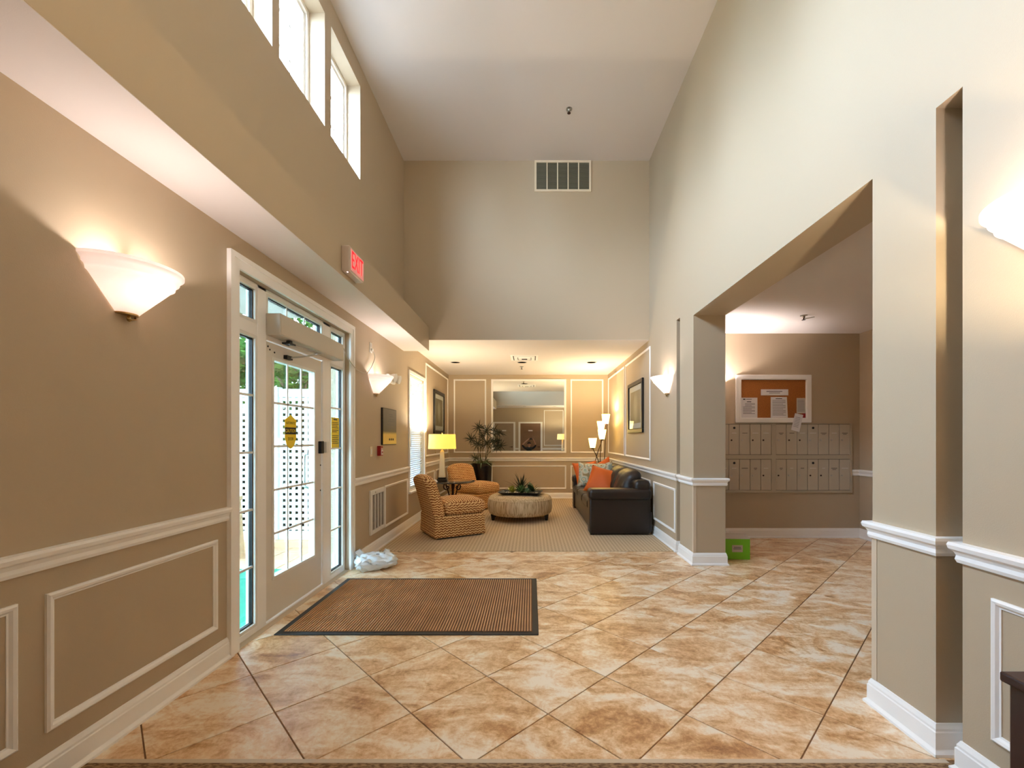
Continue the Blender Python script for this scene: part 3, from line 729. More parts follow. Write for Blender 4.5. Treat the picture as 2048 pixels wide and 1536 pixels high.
for k, x in enumerate((-2.75, -3.75, -4.75, -5.75)):
    t = thing('hedge_shrub', ['dark hedge shrub behind the lattice nearest the porch column', 'dark hedge shrub behind the lattice in the middle of the door glass', 'dark hedge shrub behind the fence post', 'dark hedge shrub behind the lattice in the left sidelight'][k], 'shrub', (x, 6.75, -.03), 0, 'hedge shrubs behind the lattice')
    MB().rbox((0, 0, .93), (.96, .55, 1.85), .2, 5, 3, lambda o, un: (o.x + .05 * sin(o.z * 13 + o.y * 9), o.y + .05 * sin(o.z * 11 + o.x * 12), o.z)).build('inner_growth', 'hedge', t, True)
    f = MB(); rn_ = random.Random(40 + k)
    for i in range(1500):
        p = Vector((rn_.uniform(-.47, .47), -.28 + rn_.gauss(0, .03), rn_.uniform(.05, 1.88))); a_ = Vector((rn_.gauss(0, 1), rn_.gauss(0, .5), rn_.gauss(0, 1))).normalized(); b_ = a_.cross(Vector((rn_.gauss(0, .5), 1, rn_.gauss(0, .5)))).normalized(); q_ = .035
        f.add([p - a_ * q_, p + b_ * q_ * .5, p + a_ * q_, p - b_ * q_ * .5], [(0, 1, 2, 3)], rn_.randint(0, 1))
    f.build('leaves', ['hedge', 'foliage'], t)['kind'] = 'stuff'

# ================================================================== THINGS ON THE LEFT WALL
# ---- wall sconces: half cones of frosted glass
def make_sconce():
    t = thing('wall_sconce', '', 'wall lamp')
    prof = [(.222, .0), (.222, -.014), (.214, -.020), (.206, -.030), (.203, -.042), (.192, -.050), (.188, -.058), (.186, -.070), (.176, -.076), (.060, -.205), (.052, -.215)]
    inn = [(r - .006, z) for r, z in reversed(prof)]; inn[-1] = (.214, 0)
    ring_ = prof + inn
    m = MB(); seg = 36; k = seg + 1
    vs = [(max(.002, r * sin(pi * i / seg)), r * cos(pi * i / seg), z) for r, z in ring_ for i in range(k)]
    fs = [(j * k + i, j * k + i + 1, ((j + 1) % len(ring_)) * k + i + 1, ((j + 1) % len(ring_)) * k + i) for j in range(len(ring_)) for i in range(seg)]
    m.add(vs, fs); m.build('lamp_shade', 'shade', t, True, 50)
    cap = MB(); cv = [(.050 * sin(pi * i / 16), .050 * cos(pi * i / 16)) for i in range(17)]
    cap.prism([(max(.001, x), y) for x, y in cv], -.222, -.212); cap.build('cap', 'brass', t)
    MB().tube([(.012, .04, -.222), (.028, .03, -.234), (.034, 0, -.242), (.028, -.02, -.24)], .004, 6).lathe([(0, -.252), (.008, -.248), (.010, -.24), (.006, -.225), (.004, -.215)], (.022, 0, 0), 10).build('finial', 'brass', t, True)
    bevel(MB().box(.001, .02, -.05, .05, -.17, -.04).build('wall_plate', 'white', t), .004)
    MB().lathe([(0, -.055), (.018, -.045), (.026, -.02), (.022, .0), (.0, .012)], (.085, 0, -.03), 12).build('bulb', 'bulb', t, True)
    MB().tube([(.018, 0, -.1), (.06, 0, -.105), (.085, 0, -.095), (.085, 0, -.08)], .012, 8).build('socket', 'white', t, True)
    point_light('sconce_light', (.11, 0, -.075), SCONCE_W, (1, .91, .90), t, .03)
    return t
sc0 = make_sconce()
spots = [((XL, 2.05, 2.184), 0, 'lit frosted glass cone sconce left of the entrance door'),
         ((XL, 5.33, 2.15), 0, 'lit glass cone sconce between door and black plaque'),
         ((XR, 5.645, 2.185), pi, 'lit glass cone sconce above the sofa end'),
         ((XR, 1.42, 2.184), pi, 'large lit glass sconce cut off by the right picture edge')]
for k, (p, rz, lb) in enumerate(spots):
    s = sc0 if k == 0 else copy_tree(sc0)
    s.location = p; s.rotation_euler = (0, 0, rz); tag(s, lb, 'wall lamp', 'frosted cone wall sconces')
s = copy_tree(sc0)  # unseen sconce, added to supply the glow in the mail room
for ch_ in s.children:
    if ch_.type == 'LIGHT': ch_.data = ch_.data.copy(); ch_.data.energy = SCONCE_W * 8
s.location = (2.43, YM, 2.16); s.rotation_euler = (0, 0, -pi / 2); tag(s, 'unseen glass cone sconce added on the mail room wall behind the far pillar', 'wall lamp', 'frosted cone wall sconces')

# ---- automatic door operator
op = thing('door_operator', 'grey box door operator mounted over the glass door', 'door operator', (XL - .045, 3.75, 2.15))
def at(o, p): o.location = tuple(-q for q in p); return o
OPL = (XL - .045, 3.75, 2.15)
at(bevel(MB().box(XL - .045, -1.853, 3.217, 4.30, 2.15, 2.312).build('housing', 'opbox', op), .006), OPL)
at(MB().box(-1.853, -1.850, 3.225, 4.292, 2.158, 2.304).build('cover_plate', 'opbox', op), OPL)
at(MB().lathe([(.022, -.03), (.022, 0), (0, 0)], (-1.90, 3.42, 2.152), 14).build('spindle', 'black', op), OPL)
at(MB().box(-1.93, -1.87, 3.37, 3.46, 2.118, 2.13).build('arm_clamp', 'black', op), OPL)
at(MB().tube([(-1.90, 3.42, 2.122), (-1.84, 3.56, 2.116), (-1.80, 3.72, 2.112)], .009, 6).build('main_arm', 'chrome', op), OPL)
at(MB().tube([(-1.80, 3.72, 2.112), (-1.86, 3.80, 2.14), (-1.85, 3.93, 2.15)], .005, 6).build('link_arm', 'chrome', op), OPL)
at(MB().tube([(-1.80, 3.72, 2.110), (-1.90, 3.62, 2.06), (-1.955, 3.52, 2.035)], .008, 6).build('rod', 'chrome', op), OPL)
at(MB().box(XD1, XD1 + .03, 3.47, 3.55, 2.02, 2.05).build('door_shoe', 'black', op), OPL)
cord = [(-1.86, 4.29, 2.30), (-1.87, 4.36, 2.27), (-1.885, 4.5, 2.20), (-1.885, 4.72, 2.13), (XL + .03, 4.95, 2.13), (XL + .03, 5.1, 2.20), (XL + .035, 5.23, 2.34), (XL + .03, 5.225, 2.41), (XL + .02, 5.19, 2.44)]
def smooth_pts(p, n=6):
    P = [Vector(q) for q in p]; P = [P[0]] + P + [P[-1]]; out = []
    for i in range(1, len(P) - 2):
        for k in range(n):
            t = k / n; a, b, c, d = P[i - 1], P[i], P[i + 1], P[i + 2]
            out.append(.5 * ((2 * b) + (c - a) * t + (2 * a - 5 * b + 4 * c - d) * t * t + (3 * b - a - 3 * c + d) * t ** 3))
    return out + [P[-2]]
at(MB().tube(smooth_pts(cord), .0045, 6).build('power_cord', 'opbox', op, True), OPL)
ot = thing('wall_outlet', 'white wall outlet high beside the door, cord plugged in', 'outlet', (XL, 5.19, 2.47))
bevel(MB().box(0, .006, -.037, .037, -.06, .06).build('cover_plate', 'white', ot), .002)
for z in (-.025, .025): MB().box(.006, .008, -.017, .017, z - .014, z + .014).build('socket', 'paper', ot)
bevel(MB().box(.008, .03, -.015, .015, -.04, -.012).build('plug', 'white', ot), .003)

# ---- EXIT sign on the soffit
ex = thing('exit_sign', 'lit red EXIT sign on the soffit over the door', 'exit sign', (SX, 3.665, 2.845))
bevel(MB().box(0, .068, -.15, .15, -.103, .103).build('housing', 'exitbox', ex), .008)
MB().box(.068, .070, -.128, .142, -.086, .086).build('face_panel', 'exitpanel', ex)
text('letters', 'EXIT', .2, 'exitred', ex, (.0705, .007, 0), 'x', .0012, 1.05, .236)
MB().lathe([(.006, 0), (.004, -.004), (0, -.005)], (.04, -.12, -.103), 8).build('indicator_lamp', 'led', ex)

# ---- small wall fittings
sw = thing('light_switch', 'ivory light switch plate left of the red pull station', 'switch', (XL, 5.20, 1.23))
bevel(MB().box(0, .006, -.038, .038, -.06, .06).build('cover_plate', 'grillew', sw), .002); bevel(MB().box(.006, .010, -.016, .016, -.033, .033).build('rocker', 'white', sw), .001)
fa = thing('fire_alarm_pull', 'small red fire alarm pull station below the black plaque', 'fire alarm', (XL, 5.455, 1.232))
bevel(MB().box(0, .045, -.042, .042, -.062, .062).build('housing', 'red', fa), .004)
MB().box(.045, .050, -.028, .03, -.048, .012).build('pull_handle', 'paper', fa); MB().box(.05, .052, -.018, .02, -.03, -.008).build('handle_mark', 'red', fa); MB().box(.045, .048, -.03, .03, .018, .03).build('lettering_band', 'paper', fa)
pq = thing('wall_plaque', 'framed plaque fading from dark grey to gold between sconce and window', 'plaque', (XL, 5.83, 1.303))
bevel(MB().box(0, .022, -.28, .28, 0, .48).build('backing', 'blackwood', pq), .003)
MB().box(.022, .026, -.268, .272, .010, .472).build('face', 'plaque', pq)
for k in range(3):
    y = -.02 + k * .075
    MB().prism([(y - .022, .058), (y + .022, .058), (y + .024, .075), (y + .008, .088), (y - .008, .088), (y - .024, .075)], .026, .027, 'x').build('emblem', 'ink', pq)
for k, (a, b, z) in enumerate(((-.05, .10, .40), (-.02, .14, .375), (-.06, .17, .335), (-.09, .19, .31), (-.1, .15, .26), (-.12, .2, .22))):
    MB().box(.026, .0265, a, b, z, z + .008).build('faint_lettering', 'inkgrey', pq)
el = thing('emergency_light', 'white twin-head emergency light beside the far left sconce', 'emergency light', (XL, 5.86, 2.19))
bevel(MB().box(0, .05, -.14, .14, -.06, .05).build('housing', 'white', el), .012)
for y in (-.085, .10):
    h = MB().lathe([(0, -.045), (.03, -.04), (.05, -.01), (.06, .03), (.052, .032), (.0, .025)], (0, 0, 0), 18).build('lamp_head', 'white', el, True, 40)
    h.matrix_local = Matrix.Translation((.09, y, .005)) @ Matrix.Rotation(pi / 2 + .25, 4, 'Y')
gr = thing('wall_grille', 'white upright return-air grille low on the wall by the door', 'grille', (XL, 5.39, .235))
gm = MB(); gm.box(0, .022, -.25, -.185, 0, .53); gm.box(0, .022, .225, .25, 0, .53); gm.box(0, .022, -.185, .225, .47, .53); gm.box(0, .022, -.185, .225, 0, .045)
bevel(gm.build('frame', 'white', gr), .004); MB().box(0, .006, -.185, .225, .045, .47).build('screen', 'grilled', gr)
for k in range(3):
    y = -.185 + .41 * (k + 1) / 4; MB().box(.006, .018, y - .011, y + .011, .045, .47).build('bar', 'white', gr)
for k in range(20):
    z = .06 + k * .0208; MB().box(.006, .012, -.185, .225, z, z + .005).build('louvre', 'grilled', gr)
MB().lathe([(.012, 0), (.010, .006), (0, .007)], (0, 0, 0), 10).build('screw', 'opbox', gr).matrix_local = Matrix.Translation((.022, -.1, .50)) @ Matrix.Rotation(pi / 2, 4, 'Y')

# ---- stickers on the glass
stk = thing('door_decal', 'yellow shield-shaped CAUTION AUTOMATIC DOOR sticker on the door glass', 'sticker', (XG + .016, 3.575, 1.44))
sh = [(-.085, .06), (-.085, .095), (-.055, .11), (-.025, .125), (0, .14), (.025, .125), (.055, .11), (.085, .095), (.085, .06), (.085, -.05), (.06, -.105), (.03, -.13), (0, -.14), (-.03, -.13), (-.06, -.105), (-.085, -.05)]
MB().prism(sh, 0, .001, 'x').build('shield', 'yellow', stk); MB().box(.001, .0015, -.085, .085, -.022, .035).build('black_band', 'ink', stk)
text('automatic_text', 'AUTOMATIC', .03, 'ink', stk, (.0015, 0, .07), 'x', .0003, 1, .13)
text('caution_text', 'CAUTION', .04, 'yellow', stk, (.002, 0, .006), 'x', .0003, 1, .15); text('door_text', 'DOOR', .035, 'ink', stk, (.0015, 0, -.06), 'x', .0003, 1, .08)
nt = thing('yellow_notice', 'yellow printed notice taped to the right sidelight', 'notice', (XG + .012, 4.41, 1.42))
MB().box(0, .001, -.095, .075, -.13, .175).build('sheet', 'yellow', nt)
for k, (a, b, z) in enumerate(((-.05, .03, .15), (-.08, .05, .122), (-.08, .06, .105), (-.08, .04, .088), (-.08, .055, .071), (-.08, .06, .045), (-.08, .02, .03), (-.08, .06, -.01), (-.08, .05, -.03), (-.08, .06, -.05), (-.08, .04, -.068), (-.08, .06, -.086))):
    MB().box(.001, .0014, a, b, z, z + (.012 if k == 0 else .006)).build('printed_line', 'ink', nt)

# ---- window blind
bl = thing('window_blind', 'white horizontal slat blind lowered in the narrow window', 'blind', (XL - .05, (WY0 + WY1) / 2, WZ0))
bevel(MB().box(-.025, .025, -.44, .44, WZ1 - WZ0 - .045, WZ1 - WZ0 - .002).build('head_rail', 'white', bl), .004)
MB().box(-.02, .02, -.43, .43, .01, .03).build('bottom_rail', 'white', bl)
sl = MB(); nsl = 52
for k in range(nsl):
    z = .045 + k * (WZ1 - WZ0 - .1) / nsl
    sl.add([(-.016, -.43, z - .021), (.016, -.43, z + .019), (.016, .43, z + .019), (-.016, .43, z - .021), (-.015, -.43, z - .0225), (.017, -.43, z + .0175), (.017, .43, z + .0175), (-.015, .43, z - .0225)], [(0, 1, 2, 3), (7, 6, 5, 4), (0, 4, 5, 1), (1, 5, 6, 2), (2, 6, 7, 3), (3, 7, 4, 0)])
o = sl.build('slats', 'blind', bl); o['kind'] = 'stuff'
MB().tube([(.03, -.30, WZ1 - WZ0 - .05), (.03, -.30, .7)], .004, 6).build('tilt_wand', 'white', bl)

# ---- framed pictures
def picture(label, x, y, z, wd, ht, face, art, gl):
    """origin at the picture's foot on the wall; face = +1 looks to +x, -1 to -x"""
    t = thing('framed_picture', label, 'picture', (x, y, z), 0 if face > 0 else pi)
    bevel(ring(MB(), -wd / 2, wd / 2, 0, ht, .062, .002, .035).build('frame', 'blackwood', t), .006)
    MB().box(.002, .012, -wd / 2 + .07, wd / 2 - .07, .07, ht - .07).build('backing', 'blackwood', t)
    ring(MB(), -wd / 2 + .075, wd / 2 - .075, .075, ht - .075, .085, .012, .016).build('mat_board', 'paper', t)
    a = MB().box(0, .002, -wd / 2 + .155, wd / 2 - .155, -(ht / 2 - .155), ht / 2 - .155).build('print', art, t); a.location = (.012, 0, ht / 2)
    MB().box(.020, .022, -wd / 2 + .075, wd / 2 - .075, .075, ht - .075).build('glazing', gl, t)
    return t
picture('dark-framed flower print on the left wall above the lamp', XL, 9.0, 1.485, 1.0, .875, 1, 'art1', 'glass')
picture('dark-framed glazed picture above the sofa, reflecting the floor lamp', XR, 7.36, 1.485, 1.02, .865, -1, 'art2', 'glass')

# ---- mirror
mr = thing('wall_mirror', 'large white-framed mirror on the back wall', 'mirror', (-.0535, YB, UO))
a, b = -.8695, .8695; ht = UI - UO
fm = MB()
for (o0, o1, p) in ((0, .03, .02), (.03, .045, .012)):
    fm.box(a + o0, b - o0, -p, 0, o0, o1); fm.box(a + o0, b - o0, -p, 0, ht - o1, ht - o0); fm.box(a + o0, a + o1, -p, 0, o1, ht - o1); fm.box(b - o1, b - o0, -p, 0, o1, ht - o1)
fm.build('frame', 'trim', mr); MB().box(a + .04, b - .04, -.008, -.001, .04, ht - .04).build('mirror_glass', 'mirror', mr)

# ---- vents, sprinklers, downlights
vt = thing('return_vent', 'cream five-bay air vent high on the upper back wall', 'vent', (.478, YU, 5.098))
vm = MB(); vm.box(-.425, .425, -.02, 0, 0, .03); vm.box(-.425, .425, -.02, 0, .435, .466); vm.box(-.425, -.395, -.02, 0, .03, .435); vm.box(.395, .425, -.02, 0, .03, .435)
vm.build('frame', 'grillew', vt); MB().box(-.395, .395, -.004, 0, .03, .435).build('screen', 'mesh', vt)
for k in range(1, 5):
    x = -.395 + .79 * k / 5; MB().box(x - .008, x + .008, -.018, -.004, .03, .435).build('bar', 'grillew', vt)
for k in range(24):
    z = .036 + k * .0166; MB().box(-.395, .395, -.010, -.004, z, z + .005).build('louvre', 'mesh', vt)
def sprinkler(label, x, y, z, dangling=False):
    t = thing('sprinkler_head', label, 'sprinkler', (x, y, z), 0, 'ceiling sprinklers')
    MB().lathe([(.04, 0), (.04, -.006), (.018, -.01), (.012, -.03), (0, -.03)], (0, 0, 0), 16).build('escutcheon', 'chrome', t, True, 40)
    MB().lathe([(.006, -.03), (.006, -.05), (.022, -.052), (.022, -.055), (0, -.056)], (0, 0, 0), 14).build('deflector', 'iron', t)
    if dangling: MB().tube([(0, 0, -.035), (.06, .01, -.03), (.14, .02, -.012)], .006, 6).build('guard_wire', 'opbox', t)
sprinkler('small sprinkler head on the high lobby ceiling', .482, 5.52, ZH); sprinkler('small sprinkler head on the sitting area ceiling', -.19, 8.95, ZC); sprinkler('sprinkler head on the mail room ceiling', 3.26, 5.2, 2.857, True)
def downlight(label, x, y):
    t = thing('recessed_downlight', label, 'ceiling light', (x, y, ZC), 0, 'unlit recessed downlights')
    MB().lathe([(.108, 0), (.108, -.004), (.088, -.006), (.086, 0)], (0, 0, 0), 28).build('trim_ring', 'ceil', t); MB().lathe([(.087, -.003), (0, -.003)], (0, 0, 0), 28).build('baffle', 'dark', t)
downlight('unlit round downlight left of the ceiling diffuser', -1.466, 8.445); downlight('unlit round downlight just behind the ceiling diffuser', -.175, 8.445); downlight('unlit round downlight right of the diffuser over the sofa', 1.174, 8.445)
for x, wd_ in ((-1.5, 'left'), (-.3, 'middle'), (1.07, 'right')): downlight('unlit rear-ceiling downlight seen only in the mirror, %s one of three' % wd_, x, .25)
df = thing('ceiling_diffuser', 'square white ceiling air diffuser in the sitting area', 'vent', (-.12, 8.0, ZC))
dm = MB()
for k, (r0, r1, z0, z1) in enumerate(((.25, .21, 0, -.008), (.19, .13, -.006, -.02), (.115, .055, -.012, -.028))):
    vs = [(sx * r, sy * r * 1.1, z) for (r, z) in ((r0, z0), (r1, z1), (r1 - .004, z1 + .004)) for sx, sy in ((-1, -1), (1, -1), (1, 1), (-1, 1))]
    dm.add(vs, [(j * 4 + i, j * 4 + (i + 1) % 4, j * 4 + 4 + (i + 1) % 4, j * 4 + 4 + i) for j in range(2) for i in range(4)])
dm.build('cone_ring', 'trim', df); MB().box(-.22, .22, -.24, .24, -.003, -.001).build('throat', 'dark', df)

# ================================================================== FLOOR THINGS IN THE LOBBY
mt = thing('entrance_mat', 'brown ribbed entrance mat with black rubber border by the door', 'doormat', (-.878, 3.672, 0))
mt.rotation_euler = (0, 0, 0)
bevel(MB().box(-.932, .932, -.617, .617, 0, .007).build('rubber_border', 'black', mt), .004, 1)
mb = MB(); nr = 88
for k in range(nr):
    x = -.885 + 1.77 * (k + .5) / nr; wdt = .0062
    mb.add([(x - wdt, -.57, .007), (x + wdt, -.57, .007), (x + wdt * .7, -.57, .013), (x - wdt * .7, -.57, .013), (x - wdt, .57, .007), (x + wdt, .57, .007), (x + wdt * .7, .57, .013), (x - wdt * .7, .57, .013)], [(0, 1, 2, 3), (7, 6, 5, 4), (1, 5, 6, 2), (2, 6, 7, 3), (3, 7, 4, 0)])
M['matpile'] = mat('brown_mat_pile', (188, 140, 94), .95, vary=(5, .14)); M['matbase'] = mat('mat_groove', (104, 70, 44), .95)
MB().box(-.888, .888, -.572, .572, .007, .0085).build('backing', 'matbase', mt)
o = mb.build('ribs', 'matpile', mt); o['kind'] = 'stuff'

# ---- white parcel bag
def bag_fn(o, un):
    x, y, z = o; a, b, c = un
    taper = 1 - .42 * max(0, c * .5 + .5) * (abs(b) ** 2)
    z2 = z * (1 - .35 * max(0, a)) * taper + .012 * sin(a * 9 + b * 6) * (c > 0)
    return (x + .012 * sin(b * 11 + c * 5) + .008 * sin(c * 14 + a * 8), y + .010 * sin(a * 12 + c * 7), z2 + .010 * sin(a * 15) * sin(b * 9))
bg = thing('parcel_bag', 'crumpled white plastic parcel bag on the floor by the door frame', 'bag', (-1.66, 4.66, 0), R(28))
MB().rbox((0, 0, .078), (.40, .30, .15), .06, 14, 4, bag_fn).build('bag_body', 'bag', bg, True)
fl = MB(); fl.add([(-.17, -.03, .13), (-.10, .06, .15), (-.15, .12, .20), (-.21, .02, .19), (-.165, -.03, .125), (-.095, .06, .145), (-.145, .12, .196), (-.205, .02, .186)], [(0, 1, 2, 3), (7, 6, 5, 4), (0, 4, 5, 1), (1, 5, 6, 2), (2, 6, 7, 3), (3, 7, 4, 0)])
fl.build('gathered_corner', 'bag', bg, True)
fl = MB(); fl.add([(.08, .10, .12), (.17, .09, .10), (.17, .17, .14), (.12, .16, .16), (.08, .10, .115), (.17, .09, .095), (.172, .17, .135), (.122, .16, .155)], [(0, 1, 2, 3), (7, 6, 5, 4), (0, 4, 5, 1), (1, 5, 6, 2), (2, 6, 7, 3), (3, 7, 4, 0)])
fl.build('torn_flap', 'bag', bg, True)
for k in range(2): MB().box(.0 + .07 * k, .05 + .07 * k, -.02 + .05 * k, -.005 + .05 * k, .148 - .012 * k, .152 - .012 * k).build('printed_mark', 'inkgrey', bg)

# ---- green carton in the mail room
gb = thing('green_carton', 'bright green cardboard carton with open flap behind the far pillar', 'box', (2.355, 5.06, 0), R(-2))
bevel(MB().box(-.155, .155, -.08, .14, 0, .235).build('carton_body', 'greenbox', gb), .004); MB().box(-.05, .07, -.082, -.08, .085, .165).build('label_patch', 'carton', gb)
for z, a, b in ((.118, -.035, .055), (.135, -.03, .05)): MB().box(a, b, -.0832, -.082, z, z + .01).build('printed_line', 'inkgrey', gb)
fp = MB(); fp.add([(-.155, -.08, .235), (.155, -.08, .235), (.15, .02, .275), (-.15, .02, .275), (-.155, -.08, .239), (.155, -.08, .239), (.15, .02, .279), (-.15, .02, .279)], [(0, 3, 2, 1), (4, 5, 6, 7), (0, 1, 5, 4), (1, 2, 6, 5), (2, 3, 7, 6), (3, 0, 4, 7)]); fp.build('flap', 'carton', gb)

# ---- dark cabinet at the right edge
cb = thing('console_cabinet', 'dark mahogany cabinet at the lower right picture edge', 'cabinet', (1.47, .62, 0))
bevel(MB().box(-.298, .275, -.45, .47, .775, .80).build('top', 'wood', cb), .005)
bevel(MB().box(-.281, .275, -.44, .462, .05, .775).build('body', 'wood', cb), .004)
for k in range(2):
    y0 = -.40 + k * .415; dd = bevel(MB().box(-.288, -.280, y0, y0 + .405, .09, .75).build('cabinet_door', 'wood', cb), .006)
    MB().lathe([(.014, 0), (.016, .012), (0, .02)], (0, 0, 0), 12).build('knob', 'brass', dd, True).matrix_local = Matrix.Translation((-.288, y0 + (.36 if k == 0 else .045), .45)) @ Matrix.Rotation(-pi / 2, 4, 'Y')
for sx in (-.25, .25):
    for sy in (-.40, .42): MB().box(sx - .02, sx + .02, sy - .02, sy + .02, 0, .05).build('foot', 'wood', cb)

# ---- mailboxes
mx0, mx1 = 2.30, 4.478
mbx = thing('mailbox_unit', 'grey metal bank of numbered mailboxes below the notice board', 'mailboxes', (3.4, YM, .63))
def mpos(o): o.location = (-3.4, -YM, -.63); return o
mfr = MB(); z0, z1 = .631, 1.597
groups = [(2.314, 2.757 + 4 * .1485), (3.413, 4.449)]; rows = [(1.160, 1.588), (.664, 1.10)]
wall_cells(mfr, [mx0, mx1], [z0, z1], [(a, b, c, d) for a, b in groups for c, d in rows], YM - .03, YM - .001, 'y')
mpos(bevel(mfr.build('frame', 'mailframe', mbx), .003)); mpos(MB().box(mx0 + .005, mx1 - .005, YM - .008, YM - .0005, z0 + .005, z1 - .005).build('back_plate', 'dark', mbx))
rn = random.Random(3)
for gi, (a, b) in enumerate(groups):
    wd = (b - a) / 7
    for (c, d) in rows:
        for k in range(7):
            x = a + k * wd
            dr = mpos(bevel(MB().box(x + .003, x + wd - .003, YM - .026, YM - .009, c + .004, d - .004).build('mailbox_door', 'mailbox', mbx), .002, 1))
            MB().lathe([(.011, 0), (.011, .006), (.007, .008), (0, .008)], (0, 0, 0), 10).build('lock', 'iron' if rn.random() < .6 else 'chrome', dr).matrix_local = Matrix.Translation((x + wd * .24, YM - .026, c + (d - c) * .475)) @ Matrix.Rotation(pi / 2, 4, 'X')
            dk = rn.random()
            hw = rn.uniform(.02, .045)
            MB().box(x + wd / 2 - hw, x + wd / 2 + hw, YM - .0275, YM - .026, c + (d - c) * .70, c + (d - c) * .715).build('name_strip', 'ink' if dk < .5 else 'paper', dr)
            if dk < .35: MB().box(x + wd / 2 - hw * .6, x + wd / 2 + hw * .6, YM - .0275, YM - .026, c + (d - c) * .66, c + (d - c) * .674).build('name_strip', 'ink', dr)
            if k == 3: MB().lathe([(.016, 0), (.016, .006), (0, .007)], (0, 0, 0), 12).build('master_lock', 'ink', dr).matrix_local = Matrix.Translation((x + wd * .5, YM - .026, c + (d - c) * .875)) @ Matrix.Rotation(pi / 2, 4, 'X')
# ---- notice board
def mp(px): return (px - 1062) * YM / 870
def mz(py): return H - (py - 878) * YM / 870
nb = thing('notice_board', 'white-framed cork notice board above the mailboxes', 'notice board', (mp(1545.5), YM, mz(846)))
NB = (mp(1545.5), YM, mz(846))
def npos(o): o.location = tuple(-q for q in NB); return o
bx0, bx1, bz0, bz1 = mp(1470), mp(1621), mz(845.5), mz(750)
nf = MB(); wall_cells(nf, [bx0, bx1], [bz0, bz1], [(bx0 + .078, bx1 - .078, bz0 + .068, bz1 - .07)], YM - .03, YM - .001, 'y'); npos(bevel(nf.build('frame', 'trim', nb), .008))
ri = MB(); wall_cells(ri, [bx0 + .05, bx1 - .05], [bz0 + .04, bz1 - .042], [(bx0 + .07, bx1 - .07, bz0 + .06, bz1 - .062)], YM - .036, YM - .03, 'y'); npos(ri.build('frame_bead', 'trim', nb))
npos(MB().box(bx0 + .06, bx1 - .06, YM - .012, YM - .001, bz0 + .05, bz1 - .05).build('cork_panel', 'cork', nb))
def cp(x): return 1430 + x / 5.69
def cy_(y): return 730 + y / 5.69
def sheet(label, quad, yy, lines, head=None, m='paper', grp=None):
    P = [(mp(cp(x)), mz(cy_(y))) for x, y in quad]
    cx = sum(p[0] for p in P) / 4; cz = sum(p[1] for p in P) / 4
    t = thing('paper_notice', label, 'paper', (cx, yy, cz), 0, grp)
    q = [(a - cx, b - cz) for a, b in P]
    MB().prism(q, -.001, 0, 'y').build('sheet', m, t)
    def lerp(u, v): 
        top = [q[0][i] + (q[1][i] - q[0][i]) * u for i in (0, 1)]; bot = [q[3][i] + (q[2][i] - q[3][i]) * u for i in (0, 1)]
        return [top[i] + (bot[i] - top[i]) * v for i in (0, 1)]
    for (u0, u1, v, th, mm) in lines:
        MB().prism([lerp(u0, v), lerp(u1, v), lerp(u1, v + th), lerp(u0, v + th)], -.0014, -.001, 'y').build('printed_line', mm, t)
G = 'inkgrey'; I = 'ink'; yb = YM - .0125
sheet('white printed letter at the lower left of the notice board', [(292, 373), (477, 373), (477, 607), (292, 607)], yb, [(.12, .26, .05, .05, I), (.3, .65, .06, .03, G), (.35, .62, .18, .035, I)] + [(.12 + .12 * (k < 3), .85 - .2 * (k % 3 == 2), .27 + .055 * k, .022, G) for k in range(10)], None, 'paper', 'papers on the notice board')
sheet('white title strip in the middle of the notice board', [(517, 278), (828, 278), (828, 347), (517, 347)], yb, [(.2, .78, .28, .14, G), (.3, .7, .55, .1, G)], None, 'paper', 'papers on the notice board')
sheet('white printed page below the title strip', [(628, 365), (812, 365), (822, 600), (628, 600)], yb, [(.3, .7, .07, .03, I)] + [(.1, .9 - .15 * (k % 4 == 3), .15 + .06 * k, .022, G) for k in range(13)], None, 'paper', 'papers on the notice board')
sheet('grey printed sheet at the right of the notice board', [(922, 377), (1020, 377), (1024, 550), (922, 552)], yb, [(.1, .9, .12 + .08 * k, .03, G) for k in range(10)], None, 'carton', 'papers on the notice board')
sheet('small red card in the lower right corner of the cork', [(985, 552), (1028, 552), (1028, 607), (985, 607)], yb, [], None, 'red', 'papers on the notice board')
sheet('tilted white card hanging over the notice board frame', [(892, 550), (985, 570), (940, 765), (847, 738)], YM - .038, [(.15, .75, .2 + .09 * k, .02, G) for k in range(7)], None, 'paper', 'papers on the notice board')

# ================================================================== SITTING AREA
# ---- slipper chairs (local +x is the front)
def make_chair():
    t = thing('slipper_chair', '', 'chair')
    MB().rbox((.0, 0, .215), (.74, .68, .19), .022, 6, 2).build('seat_base', 'zigzag', t, True)
    MB().rbox((.0, 0, .075), (.75, .69, .11), .02, 6, 2).build('skirt_band', 'zigzag', t, True)
    def cus(o, un):
        return (o.x, o.y, o.z + .045 * (1 - un[0] ** 2) * (1 - un[1] ** 2) * (1 if o.z > 0 else 0))
    MB().rbox((.09, 0, .405), (.62, .66, .19), .075, 8, 4, cus).build('seat_cushion', 'zigzag', t, True)
    def bk(o, un):
        z = o.z; k = (z + .30) / .60
        arch = -.07 * (abs(un[1]) ** 3) * max(0, k)
        return (o.x - .15 * max(0, k) ** 1.25, o.y * (1 - .05 * max(0, k) ** 2), z + arch)
    MB().rbox((-.285, 0, .575), (.17, .69, .60), .075, 9, 4, bk).build('backrest', 'zigzag', t, True)
    MB().box(-.33, .33, -.30, .30, .006, .02).build('plinth', 'black', t)
    return t
ch = make_chair(); ch.location = (-1.15, 6.36, .006); ch.rotation_euler = (0, 0, R(30.5))
tag(ch, 'brown and tan zigzag slipper chair nearest, seen from its side', 'chair', 'zigzag slipper chairs')
